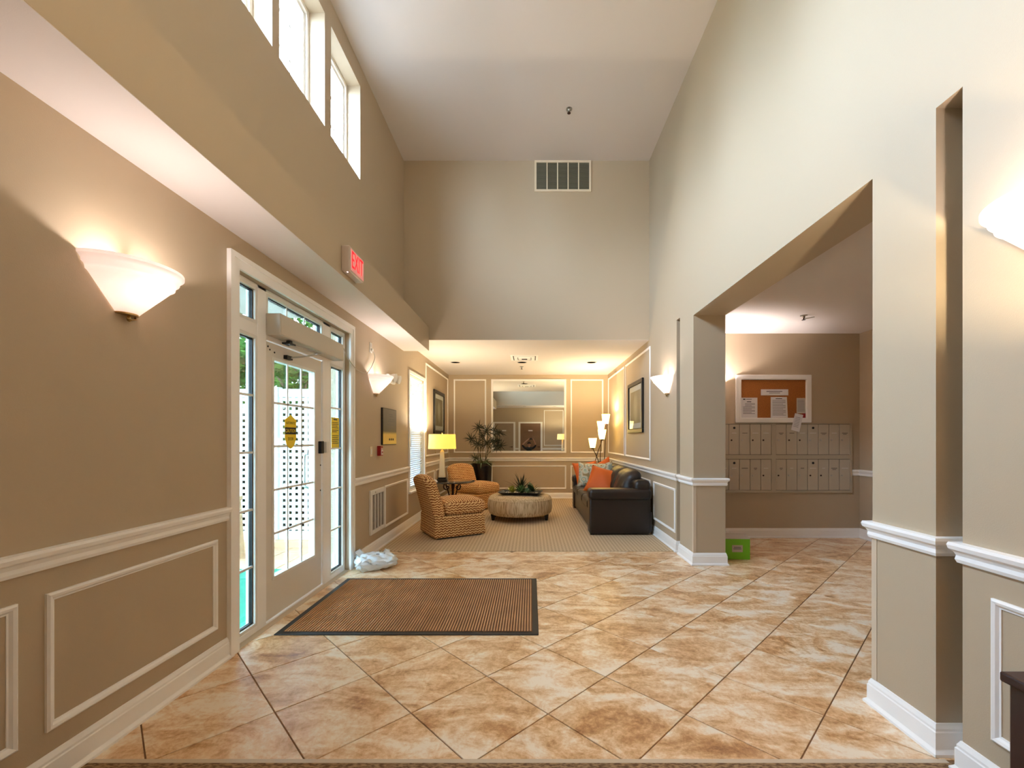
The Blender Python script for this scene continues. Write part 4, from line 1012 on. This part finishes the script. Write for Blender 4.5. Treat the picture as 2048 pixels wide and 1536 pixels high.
c2 = copy_tree(ch); c2.location = (-1.12, 8.72, .006); c2.rotation_euler = (0, 0, R(-37))
tag(c2, 'brown and tan zigzag slipper chair by the potted plant', 'chair', 'zigzag slipper chairs')

# ---- round ottoman
ott = thing('round_ottoman', 'round cream corded ottoman with short black legs', 'ottoman', (-.19, 7.52, .006))
MB().lathe([(0, .10), (.47, .10), (.51, .105), (.535, .125), (.552, .18), (.556, .26), (.55, .33), (.53, .385), (.49, .41), (.40, .425), (.2, .432), (0, .434)], (0, 0, 0), 56).build('cushion', 'ottoman', ott, True)
MB().tube([(.543 * cos(2 * pi * i / 56), .543 * sin(2 * pi * i / 56), .352) for i in range(57)], .006, 6).build('piping', 'ottoman', ott, True)
for x, y in ((-.45, -.16), (.45, -.16), (-.45, .16), (.45, .16)):
    MB().add([(x + sx * h, y + sy * h, z) for z, h in ((0, .022), (.105, .036)) for sx, sy in ((-1, -1), (1, -1), (1, 1), (-1, 1))], [(3, 2, 1, 0), (4, 5, 6, 7)] + [(i, (i + 1) % 4, (i + 1) % 4 + 4, i + 4) for i in range(4)]).build('leg', 'blackwood', ott)
TR = (-.17, 7.42, .4405)
tr = thing('serving_tray', 'black rectangular tray with sloped sides on the ottoman', 'tray', TR, R(-8))
def rect_ring(levels):
    vs = [(sx * a, sy * b, z) for a, b, z in levels for sx, sy in ((-1, -1), (1, -1), (1, 1), (-1, 1))]
    fs = [(j * 4 + i, j * 4 + (i + 1) % 4, j * 4 + 4 + (i + 1) % 4, j * 4 + 4 + i) for j in range(len(levels) - 1) for i in range(4)]
    n = len(levels); return MB().add(vs, [(3, 2, 1, 0)] + fs + [tuple((n - 1) * 4 + i for i in range(4))])
rect_ring([(.29, .155, .001), (.355, .215, .042), (.36, .22, .045), (.345, .205, .045), (.285, .15, .010)]).build('tray_body', 'pot', tr)
rn = random.Random(5)
peb = MB()
for k in range(150):
    x, y = rn.uniform(-.27, .27), rn.uniform(-.14, .14); r = rn.uniform(.008, .017)
    peb.lathe([(0, 0), (r, r * .4), (r * .8, r * .9), (0, r * 1.1)], (x, y, .010), 6)
M['pebble'] = mat('pale_pebbles', (222, 212, 192), .6)
o = peb.build('pebbles', 'pebble', tr, True); o['kind'] = 'stuff'
def blade(L, w0, bend, fold=.15, n=6, tip=1.4):
    """tapering leaf along +x that rises then droops; thin but solid"""
    m = MB(); vs = []
    for i in range(n + 1):
        t = i / n; ww = w0 * (1 - t ** tip) * (.55 + .9 * t if t < .5 else 1) + .0008
        x = L * t * (1 - .10 * abs(bend) * t); z = -bend * L * t * t * .5
        vs += [(x, -ww, z + ww * fold), (x, 0, z), (x, ww, z + ww * fold), (x, 0, z - .0022 * (1 - t) - .0006)]
    fs = []
    for i in range(n):
        for k in range(4): fs.append((i * 4 + k, i * 4 + (k + 1) % 4, i * 4 + 4 + (k + 1) % 4, i * 4 + 4 + k))
    fs += [(0, 1, 2, 3), tuple(n * 4 + k for k in (3, 2, 1, 0))]
    return m.add(vs, fs)
def put(o, loc, az, el, roll=0.):
    o.matrix_local = Matrix.Translation(loc) @ Matrix.Rotation(az, 4, 'Z') @ Matrix.Rotation(-el, 4, 'Y') @ Matrix.Rotation(roll, 4, 'X'); return o
def trayp(x, y): 
    a = R(-8); return (TR[0] + x * cos(a) - y * sin(a), TR[1] + x * sin(a) + y * cos(a), TR[2] + .012)
pa = thing('spiky_plant', 'spiky dark green succulent standing tallest in the tray', 'plant', trayp(.0, .0))
bm0 = blade(.34, .021, .35).build('leaf', 'leafdark', pa, True); first = True
for k in range(26):
    lf = bm0 if first else bm0.copy()
    if not first: C.objects.link(lf)
    first = False
    put(lf, (0, 0, .05), k * 2.4, R(28 + 54 * (1 - (k % 9) / 9) + rn.uniform(-6, 6))); lf.scale = (rn.uniform(.75, 1.05),) * 3
def rosette(label, x, y, n, L, w, m, z=.02):
    t = thing('succulent_rosette', label, 'plant', trayp(x, y), 0, 'small succulents in the tray')
    b0 = blade(L, w, -.35, .3, 4, 2.6).build('leaf', m, t, True)
    for k in range(n):
        lf = b0 if k == 0 else b0.copy()
        if k: C.objects.link(lf)
        put(lf, (0, 0, z), k * 2.4, R(12 + 60 * (k / n)))
rosette('yellow-green succulent at the left end of the tray', -.15, -.03, 20, .125, .034, 'leafyel')
rosette('plump green succulent in the front middle of the tray', .02, -.10, 24, .15, .042, 'leafmid')
rosette('small pale succulent at the front right of the tray', .13, -.11, 18, .10, .03, 'leafpale')
bp = thing('broadleaf_plant', 'broad-leaved dark green plant at the right end of the tray', 'plant', trayp(.20, .0))
b0 = blade(.23, .058, .5, .2, 5, 3.0).build('leaf', 'leafmid', bp, True)
for k in range(11):
    lf = b0 if k == 0 else b0.copy()
    if k: C.objects.link(lf)
    put(lf, (0, 0, .03), k * 2.1, R(22 + 48 * (k % 4) / 3)); lf.scale = (.7 + .3 * (k % 3) / 2,) * 3

# ---- round side table
TB = (-1.36, 7.56, .006)
tb = thing('side_table', 'round dark-topped side table on scrolled iron legs', 'table', TB)
MB().lathe([(0, .622), (.355, .622), (.378, .628), (.385, .638), (.378, .648), (.36, .650), (0, .650)], (0, 0, 0), 48).build('table_top', 'tablegl', tb, True, 30)
MB().lathe([(.05, .60), (.05, .622), (0, .622)], (0, 0, 0), 16).lathe([(.018, .20), (.022, .3), (.018, .45), (.03, .60)], (0, 0, 0), 14).build('pedestal', 'iron', tb, True, 40)
sc = []
for i in range(15): a = pi * .5 + i * .42; r = .012 + .0042 * i; sc.append((.105 + r * cos(a), 0, .545 + r * sin(a)))
leg = sc + [(.075, 0, .44), (.045, 0, .33), (.06, 0, .22), (.13, 0, .12), (.21, 0, .05), (.255, 0, .02), (.275, 0, .012)]
l0 = MB().tube(smooth_pts(leg, 3), .011, 7).lathe([(0, 0), (.02, .004), (.02, .016), (0, .022)], (.275, 0, 0), 10).build('scroll_leg', 'iron', tb, True)
for k in range(1, 3):
    lf = l0.copy(); C.objects.link(lf); lf.rotation_euler = (0, 0, k * 2 * pi / 3 - .5)
l0.rotation_euler = (0, 0, -.5)
bk = thing('white_booklet', 'white folded leaflet on the side table left of the lamp', 'booklet', (-1.66, 7.37, .656), R(25))
MB().box(-.07, .07, -.05, .05, 0, .004).build('back_page', 'paper', bk); MB().add([(-.07, -.05, .004), (.07, -.05, .004), (.06, .05, .03), (-.07, .05, .025), (-.07, -.05, .006), (.07, -.05, .006), (.06, .05, .032), (-.07, .05, .027)], [(3, 2, 1, 0), (4, 5, 6, 7)] + [(i, (i + 1) % 4, (i + 1) % 4 + 4, i + 4) for i in range(4)]).build('front_page', 'paper', bk)

# ---- table lamps
def make_lamp():
    t = thing('table_lamp', '', 'lamp')
    bevel(MB().box(-.085, .085, -.085, .085, 0, .035).build('plinth', 'blackwood', t), .005); bevel(MB().box(-.068, .068, -.068, .068, .035, .065).build('plinth_step', 'blackwood', t), .004)
    ob = MB(); lv = [(.052, .065), (.033, .50), (.030, .515), (.0, .55)]
    ob.add([(sx * h, sy * h, z) for h, z in lv for sx, sy in ((-1, -1), (1, -1), (1, 1), (-1, 1))], [(3, 2, 1, 0)] + [(j * 4 + i, j * 4 + (i + 1) % 4, j * 4 + 4 + (i + 1) % 4, j * 4 + 4 + i) for j in range(3) for i in range(4)])
    ob.build('obelisk_column', 'cream', t)
    MB().tube([(0, 0, .54), (0, 0, .83)], .006, 8).lathe([(0, .80), (.010, .805), (.012, .82), (.006, .835), (0, .845)], (0, 0, .0), 10).build('stem', 'brass', t, True)
    MB().lathe([(.238, .555), (.226, .805), (.222, .805), (.234, .555), (.238, .555)], (0, 0, 0), 44).build('lamp_shade', 'tshade', t, True, 40)
    for k in range(3): MB().tube([(0, 0, .80), (.224 * cos(2.1 * k), .224 * sin(2.1 * k), .802)], .002, 4).build('shade_spoke', 'brass', t)
    for s in (-1, 1):
        MB().tube([(s * .03, 0, .60), (s * .11, -.0, .60), (s * .115, 0, .585), (s * .115, 0, .49)], .0025, 6).lathe([(0, .475), (.006, .48), (.006, .495), (0, .5)], (s * .115, 0, 0), 8).build('pull_chain', 'brass', t)
    MB().lathe([(0, .62), (.02, .63), (.03, .67), (.022, .71), (0, .72)], (0, 0, 0), 12).build('bulb', 'bulb', t, True)
    point_light('lamp_light', (0, 0, .74), 66, (1, .84, .58), t, .04)
    return t
la = make_lamp(); la.location = (-1.535, 7.52, .656); la.rotation_euler = (0, 0, .1)
tag(la, 'table lamp with glowing yellow drum shade on the side table', 'lamp', 'obelisk table lamps')
lb = copy_tree(la)
for ch_ in lb.children:
    if ch_.type == 'LIGHT': ch_.data = ch_.data.copy(); ch_.data.energy = 60
lb.location = (1.40, .78, .80); tag(lb, 'table lamp on the dark cabinet, only seen in the mirror', 'lamp', 'obelisk table lamps')

# ---- papyrus-like plant
PP = (-1.085, 9.55, .006)
pt = thing('potted_plant', 'umbrella-leaved plant in a black pot in the back corner', 'plant', PP)
MB().lathe([(0, 0), (.17, 0), (.185, .02), (.215, .5), (.225, .76), (.222, .80), (.232, .82), (.232, .845), (.205, .845), (.20, .80), (0, .795)], (0, 0, 0), 36).build('pot', 'pot', pt, True, 40)
MB().lathe([(.2, .79), (.1, .81), (0, .815)], (0, 0, 0), 20).build('soil', 'soil', pt, True)
def P2(px, py, yy=9.55): return ((px - 1062) * yy / 870 - PP[0], yy - PP[1], H - (py - 878) * yy / 870 - PP[2])
zc = lambda x, y: (900 + x / 9.6, 820 + y / 9.6)
heads = [((560, 340), .17, -.05), ((725, 410), .22, -.22), ((875, 430), .19, .05), ((400, 565), .18, .0), ((550, 650), .19, -.18), ((700, 640), .2, .1), ((840, 610), .13, -.1), ((905, 710), .17, -.05), ((500, 920), .15, -.12), ((620, 500), .12, .12)]
wh = random.Random(11)
for (hx, hy), L, dy in heads:
    p = Vector(P2(*zc(hx, hy))) + Vector((0, min(dy, .03), 0)); b = Vector((wh.uniform(-.08, .08) + p.x * .15, wh.uniform(-.08, .08), .80))
    mid = (p + b) / 2 + Vector(((b.x - p.x) * .18, 0, .05))
    MB().tube(smooth_pts([b, mid, p], 5), .0055, 6).build('stem', 'stem', pt, True)
    wm = MB(); nb_ = 13; tilt = Matrix.Rotation(R(wh.uniform(38, 62)), 4, 'X') @ Matrix.Rotation(R(wh.uniform(-18, 18)), 4, 'Y')
    for k in range(nb_):
        q = blade(L * wh.uniform(.9, 1.3), .0125, wh.uniform(.25, .75), .2, 5, 1.6)
        mtx = Matrix.Translation(p) @ tilt @ Matrix.Rotation(k * 2 * pi / nb_ + wh.uniform(-.15, .15), 4, 'Z') @ Matrix.Rotation(-R(wh.uniform(2, 34)), 4, 'Y')
        wm.add([mtx @ Vector(v) for v in q.v], q.f)
    wm.build('leaf_whorl', 'leafdark', pt, True)
s0 = blade(.34, .017, 1.9, .1, 8, 2.2).build('strap_leaf', 'leafpale', pt, True)
for k in range(14):
    lf = s0 if k == 0 else s0.copy()
    if k: C.objects.link(lf)
    lf.data = s0.data
    a = (-1.5 + .35 * (k - 3)) if k < 7 else k * 1.3
    put(lf, (.10 * cos(a), .10 * sin(a), .82), a, R(38 + 14 * (k % 3))); lf.scale = (.8 + .25 * (k % 3) / 2,) * 3
g0 = blade(.26, .010, 1.2, .15, 6, 1.8); gm_ = MB()
for k in range(34):
    a = wh.uniform(-1.2, 1.0); mtx = Matrix.Translation((.09 + .05 * cos(a * 3), -.02 + .06 * sin(k), .82)) @ Matrix.Rotation(k * 2.4, 4, 'Z') @ Matrix.Rotation(-R(wh.uniform(35, 75)), 4, 'Y') @ Matrix.Scale(wh.uniform(.6, 1), 4)
    gm_.add([mtx @ Vector(v) for v in g0.v], g0.f)
gm_.build('grassy_tuft', 'leafmid', pt, True)

# ---- sofa against the right wall
sy0, sy1, sx0, sx1 = 6.19, 8.80, .825, 1.735
so = thing('leather_sofa', 'dark brown leather three-seat sofa along the right wall', 'sofa', (1.28, 7.49, .006))
SO = (1.28, 7.49, .006)
def sp(o): o.location = tuple(-q for q in SO); return o
sp(MB().rbox((1.30, 7.495, .19), (.87, 2.58, .30), .03, 6, 2).build('base', 'leather', so, True))
for (a, b) in ((sy0, sy0 + .25), (sy1 - .25, sy1)):
    am = sp(MB().rbox(((sx0 + 1.72) / 2, (a + b) / 2, .285), (1.72 - sx0 - .02, .23, .53), .03, 5, 2).build('arm', 'leather', so, True))
    MB().rbox(((sx0 + 1.72) / 2, (a + b) / 2 - (.01 if a == sy0 else -.01), .585), (1.72 - sx0 + .01, .275, .165), .06, 8, 4).build('arm_roll', 'leather', am, True)
sp(MB().rbox((1.60, 7.495, .46), (.25, 2.56, .66), .08, 10, 4).build('back_frame', 'leather', so, True))
def scush(o, un): return (o.x, o.y, o.z + .03 * (1 - un[0] ** 2) * (1 - un[1] ** 2) * (o.z > 0) + .004 * sin(o.y * 40 + o.x * 17))
def bcush(o, un): 
    k = un[2] * .5 + .5
    return (o.x + .13 * k - .05 * (1 - un[1] ** 2) * (1 - un[2] ** 2) * (o.x < 0) + .006 * sin(o.y * 31 + o.z * 23), o.y, o.z + .03 * (1 - un[1] ** 2) * max(0, un[2]))
cw = (sy1 - sy0 - .5) / 3
for k in range(3):
    yc = sy0 + .25 + cw * (k + .5)
    sp(MB().rbox((1.165, yc, .405), (.67, cw - .008, .16), .06, 8, 4, scush).build('seat_cushion', 'leather', so, True))
    sp(MB().rbox((1.43, yc, .665), (.24, cw - .012, .46), .11, 8, 4, bcush).build('back_cushion', 'leather', so, True))
for x in (.88, 1.66):
    for y in (6.27, 8.72): sp(MB().box(x - .03, x + .03, y - .03, y + .03, .006, .045).build('foot', 'blackwood', so))

# ---- throw pillows
def pillow(label, cat_m, loc, rot, s=.46, th=.16):
    n = 14; m = MB(); vs = []; fs = []
    for side in (1, -1):
        for i in range(n + 1):
            for j in range(n + 1):
                u = -1 + 2 * i / n; v = -1 + 2 * j / n
                h = th / 2 * (max(0, (1 - u ** 2) * (1 - v ** 2)) ** .42) * side + .006 * sin(u * 5 + v * 4) * (1 - u * u) * (1 - v * v)
                vs.append((u * s / 2 * (1 - .10 * (1 - v * v)), v * s / 2 * (1 - .10 * (1 - u * u)), h))
    N = (n + 1) ** 2
    for side in (0, 1):
        for i in range(n):
            for j in range(n):
                a = side * N + i * (n + 1) + j; f = (a, a + n + 1, a + n + 2, a + 1); fs.append(f if side == 0 else f[::-1])
    m.add(vs, fs); t = thing('throw_pillow', label, 'pillow', loc, 0, 'throw pillows on the sofa')
    t.rotation_euler = rot
    o = m.build('cover', cat_m, t, True)
    bm_ = o.modifiers.new('seam', 'WELD'); bm_.merge_threshold = .0008
    pts = [(u * s / 2 * (1 - .10 * (1 - v * v)), v * s / 2 * (1 - .10 * (1 - u * u)), 0) for (u, v) in [(-1 + 2 * i / n, -1) for i in range(n)] + [(1, -1 + 2 * i / n) for i in range(n)] + [(1 - 2 * i / n, 1) for i in range(n)] + [(-1, 1 - 2 * i / n) for i in range(n + 1)]]
    MB().tube(pts, .005, 5).build('piping', cat_m, t, True)
    return t
def face(n, up=(0, 0, 1), twist=0.):
    z = Vector(n).normalized(); x = Vector(up).cross(z).normalized(); y = z.cross(x)
    return (Matrix((x, y, z)).transposed().to_4x4() @ Matrix.Rotation(twist, 4, 'Z')).to_euler()
pillow('orange pillow on edge against the far sofa arm', 'orange', (1.08, 8.40, .70), face((.25, -1, .38), twist=R(6)), .50)
pillow('blue and gold medallion pillow leaning on the orange one', 'medallion', (1.13, 8.18, .70), face((-.05, -1, .42), twist=R(-4)), .50)
pillow('orange pillow half hidden at the sofa back', 'orange', (1.36, 8.28, .76), face((-.6, -.7, .3), twist=R(30)), .44)
pillow('blue and gold medallion pillow behind the front orange one', 'medallion', (1.27, 7.85, .72), face((-.45, -1, .45), twist=R(14)), .46)
pillow('bright orange pillow in front, nearest the near arm', 'orange', (1.21, 7.42, .665), face((-.3, -1, .62), twist=R(-14)), .50)

# ---- floor lamp with four glass shades
FLY = 9.03
flp = thing('floor_lamp', 'bronze four-armed floor lamp with lit glass shades in the corner', 'floor lamp', (1.42, FLY, .006))
MB().lathe([(0, 0), (.15, 0), (.155, .012), (.14, .022), (.03, .03), (0, .03)], (0, 0, 0), 28).build('base', 'iron', flp, True, 40)
def F2(px, py): return ((px - 1062) * FLY / 870 - 1.42, 0, H - (py - 878) * FLY / 870 - .006)
for (sx_, sy_, bx, dy) in ((1184.4, 886, 1199.5, -.06), (1202.5, 869, 1187.5, -.10), (1203, 852, 1200.5, .05), (1212, 838, 1208.5, .02)):
    x, _, z = F2(sx_, sy_); xb, _, zb = F2(bx, 936)
    foot = (max(-.1, min(.1, xb * .6)), dy * .4, .025)
    st = MB().tube(smooth_pts([foot, (xb, dy * .7, zb), (x, dy, z - .10)], 5), .008, 7).build('arm', 'iron', flp, True)
    MB().lathe([(.020, -.125), (.032, -.11), (.036, -.095), (0, -.09)], (x, dy, z), 14).build('shade_holder', 'iron', st, True)
    MB().lathe([(.052, -.098), (.060, -.06), (.078, .04), (.087, .10), (.084, .10), (.074, .04), (.056, -.06), (.050, -.09)], (x, dy, z), 24).build('glass_shade', 'fshade', st, True)
    MB().lathe([(0, -.05), (.02, -.03), (.026, .0), (.016, .03), (0, .036)], (x, dy, z), 12).build('bulb', 'bulb', st, True)
    point_light('floor_lamp_light', (x, dy, z + .05), 18, (1, .82, .55), st, .03)

# ================================================================== THE PHOTOGRAPHER (seen only in the mirror)
pr = thing('person', 'person in black short-sleeved shirt kneeling and holding up a phone, seen in the mirror', 'person', (-.09, -.42, .004))
def skin(name, verts, edges, m, parent, root=0, sub=2):
    me = bpy.data.meshes.new(name); me.from_pydata([v[:3] for v in verts], edges, []); me.materials.append(M[m])
    o = link(name, me, parent); md = o.modifiers.new('skin', 'SKIN'); 
    for i, v in enumerate(verts):
        r = v[3] if isinstance(v[3], tuple) else (v[3], v[3]); me.skin_vertices[0].data[i].radius = r
        me.skin_vertices[0].data[i].use_root = (i == root)
    md.use_smooth_shade = True
    sb = o.modifiers.new('sub', 'SUBSURF'); sb.levels = sub; sb.render_levels = sub
    return o
PX, PY, PZ = -.09, -.42, .004
def L(p, r): return (p[0] - PX, p[1] - PY, p[2] - PZ, r)
# body: trunk, neck, head, arms and legs as one skin
V = [L((-.09, -.47, .50), (.15, .11)), L((-.09, -.46, .68), (.145, .10)), L((-.09, -.44, .86), (.16, .10)), L((-.09, -.43, .95), (.11, .07)), L((-.09, -.42, 1.01), .05), L((-.09, -.40, 1.07), .058), L((-.09, -.385, 1.13), (.074, .088)), L((-.09, -.385, 1.175), (.066, .082)),
     L((-.27, -.42, .935), .062), L((-.40, -.33, 1.06), .044), L((-.385, -.30, 1.13), .036), L((-.20, -.13, 1.30), .029), L((-.115, -.065, 1.365), .021),
     L((.09, -.42, .935), .062), L((.22, -.33, 1.06), .044), L((.205, -.30, 1.13), .036), L((.135, -.13, 1.30), .029), L((.100, -.065, 1.365), .021),
     L((-.19, -.44, .44), .095), L((-.22, -.20, .13), .062), L((-.21, -.30, .07), .055), L((-.20, -.58, .06), .036), L((-.20, -.66, .045), .03),
     L((.01, -.44, .44), .095), L((.04, -.20, .13), .062), L((.03, -.30, .07), .055), L((.02, -.58, .06), .036), L((.02, -.66, .045), .03)]
E = [(0, 1), (1, 2), (2, 3), (3, 4), (4, 5), (5, 6), (6, 7), (3, 8), (8, 9), (9, 10), (10, 11), (11, 12), (3, 13), (13, 14), (14, 15), (15, 16), (16, 17), (0, 18), (18, 19), (19, 20), (20, 21), (21, 22), (0, 23), (23, 24), (24, 25), (25, 26), (26, 27)]
skin('body', V, E, 'skin', pr)
def body_mat():
    """skin, shirt and trousers by the height and reach of the body"""
    m, n, l, p = node_mat('body_colours')
    tc = n.new('ShaderNodeTexCoord'); sp_ = n.new('ShaderNodeSeparateXYZ'); l.new(tc.outputs['Object'], sp_.inputs[0])
    low = math_n(n, l, 'LESS_THAN', sp_.outputs['Z'], .54)
    up = math_n(n, l, 'GREATER_THAN', math_n(n, l, 'ADD', sp_.outputs['Z'], math_n(n, l, 'MULTIPLY', math_n(n, l, 'ABSOLUTE', sp_.outputs['X']), -.38)), .985)
    a = n.new('ShaderNodeMix'); a.data_type = 'RGBA'; l.new(low, a.inputs[0]); a.inputs[6].default_value = lin((14, 14, 18)) + (1,); a.inputs[7].default_value = lin((34, 36, 46)) + (1,)
    b = n.new('ShaderNodeMix'); b.data_type = 'RGBA'; l.new(up, b.inputs[0]); l.new(a.outputs[2], b.inputs[6]); b.inputs[7].default_value = lin((206, 160, 136)) + (1,)
    l.new(b.outputs[2], p.inputs['Base Color']); p.inputs['Roughness'].default_value = .65
    return m
pr.children[0].data.materials[0] = body_mat()
# face and hair
def pp(o, p): o.location = (p[0] - PX, p[1] - PY, p[2] - PZ); return o
hr = MB(); hr.lathe([(.078, -.02), (.082, .02), (.072, .06), (.045, .085), (0, .093)], (0, -.01, 0), 18); pp(hr.build('hair', 'hair', pr, True), (-.09, -.395, 1.15))
for s in (-1, 1):
    pp(MB().lathe([(0, -.009), (.009, 0), (0, .009)], (0, 0, 0), 8).build('eye', 'ink', pr, True), (-.09 + s * .029, -.306, 1.135))
    pp(MB().rbox((0, 0, 0), (.014, .03, .05), .006, 2, 2).build('ear', 'skin', pr, True), (-.09 + s * .079, -.385, 1.12))
    gl = MB().tube([(.022 * cos(a_ * pi / 6), 0, .016 * sin(a_ * pi / 6)) for a_ in range(13)], .0025, 5); pp(gl.build('spectacle_rim', 'ink', pr), (-.09 + s * .03, -.292, 1.135))
pp(MB().add([(-.012, 0, -.015), (.012, 0, -.015), (0, .024, -.012), (0, 0, .022)], [(0, 2, 3), (2, 1, 3), (0, 1, 2), (0, 3, 1)]).build('nose', 'skin', pr, True), (-.09, -.305, 1.108))
M['lip'] = mat('lips', (168, 96, 90), .5)
pp(MB().rbox((0, 0, 0), (.042, .01, .011), .004, 2, 2).build('mouth', 'lip', pr, True), (-.09, -.311, 1.075))
# hands close on the two ends of the phone
for s, wx in ((-1, -.115), (1, .100)):
    c = (wx, -.065, 1.365); ex_ = s * .078
    def Lh(x, y, z, r): return (x - PX, y - PY, z - PZ, r)
    hv = [Lh(wx, -.065, 1.365, (.020, .014)), Lh(wx - s * .012, -.05, 1.385, (.026, .013)), Lh(wx - s * .018, -.042, 1.402, (.026, .011))]
    he = [(0, 1), (1, 2)]
    for k in range(4):
        x0 = wx - s * (.0 + .012 * k); zz = 1.408 + .004 * (k % 2); n0 = len(hv)
        hv += [Lh(x0 - s * .004, -.036, zz, .008), Lh(x0 - s * .010, -.016, zz + .012 - .004 * k, .0075), Lh(x0 - s * .028, -.013, zz + .008 - .006 * k, .007)]
        he += [(2, n0), (n0, n0 + 1), (n0 + 1, n0 + 2)]
    n0 = len(hv); hv += [Lh(wx - s * .03, -.062, 1.375, .0085), Lh(wx - s * .048, -.058, 1.372, .0078)]; he += [(1, n0), (n0, n0 + 1)]
    skin('hand', hv, he, 'skin', pr, 0, 1)
ph = thing('phone', 'black phone held up sideways by the person in the mirror', 'phone', (0, -.032, 1.388))
bevel(MB().box(-.074, .074, -.005, .004, -.036, .036).build('phone_body', 'black', ph), .004); MB().box(-.07, .07, -.006, -.005, -.033, .033).build('screen', 'tablegl', ph)
MB().lathe([(.006, 0), (.006, .002), (0, .002)], (0, 0, 0), 12).build('camera_lens', 'tablegl', ph).matrix_local = Matrix.Translation((-.055, .004, .018)) @ Matrix.Rotation(-pi / 2, 4, 'X')
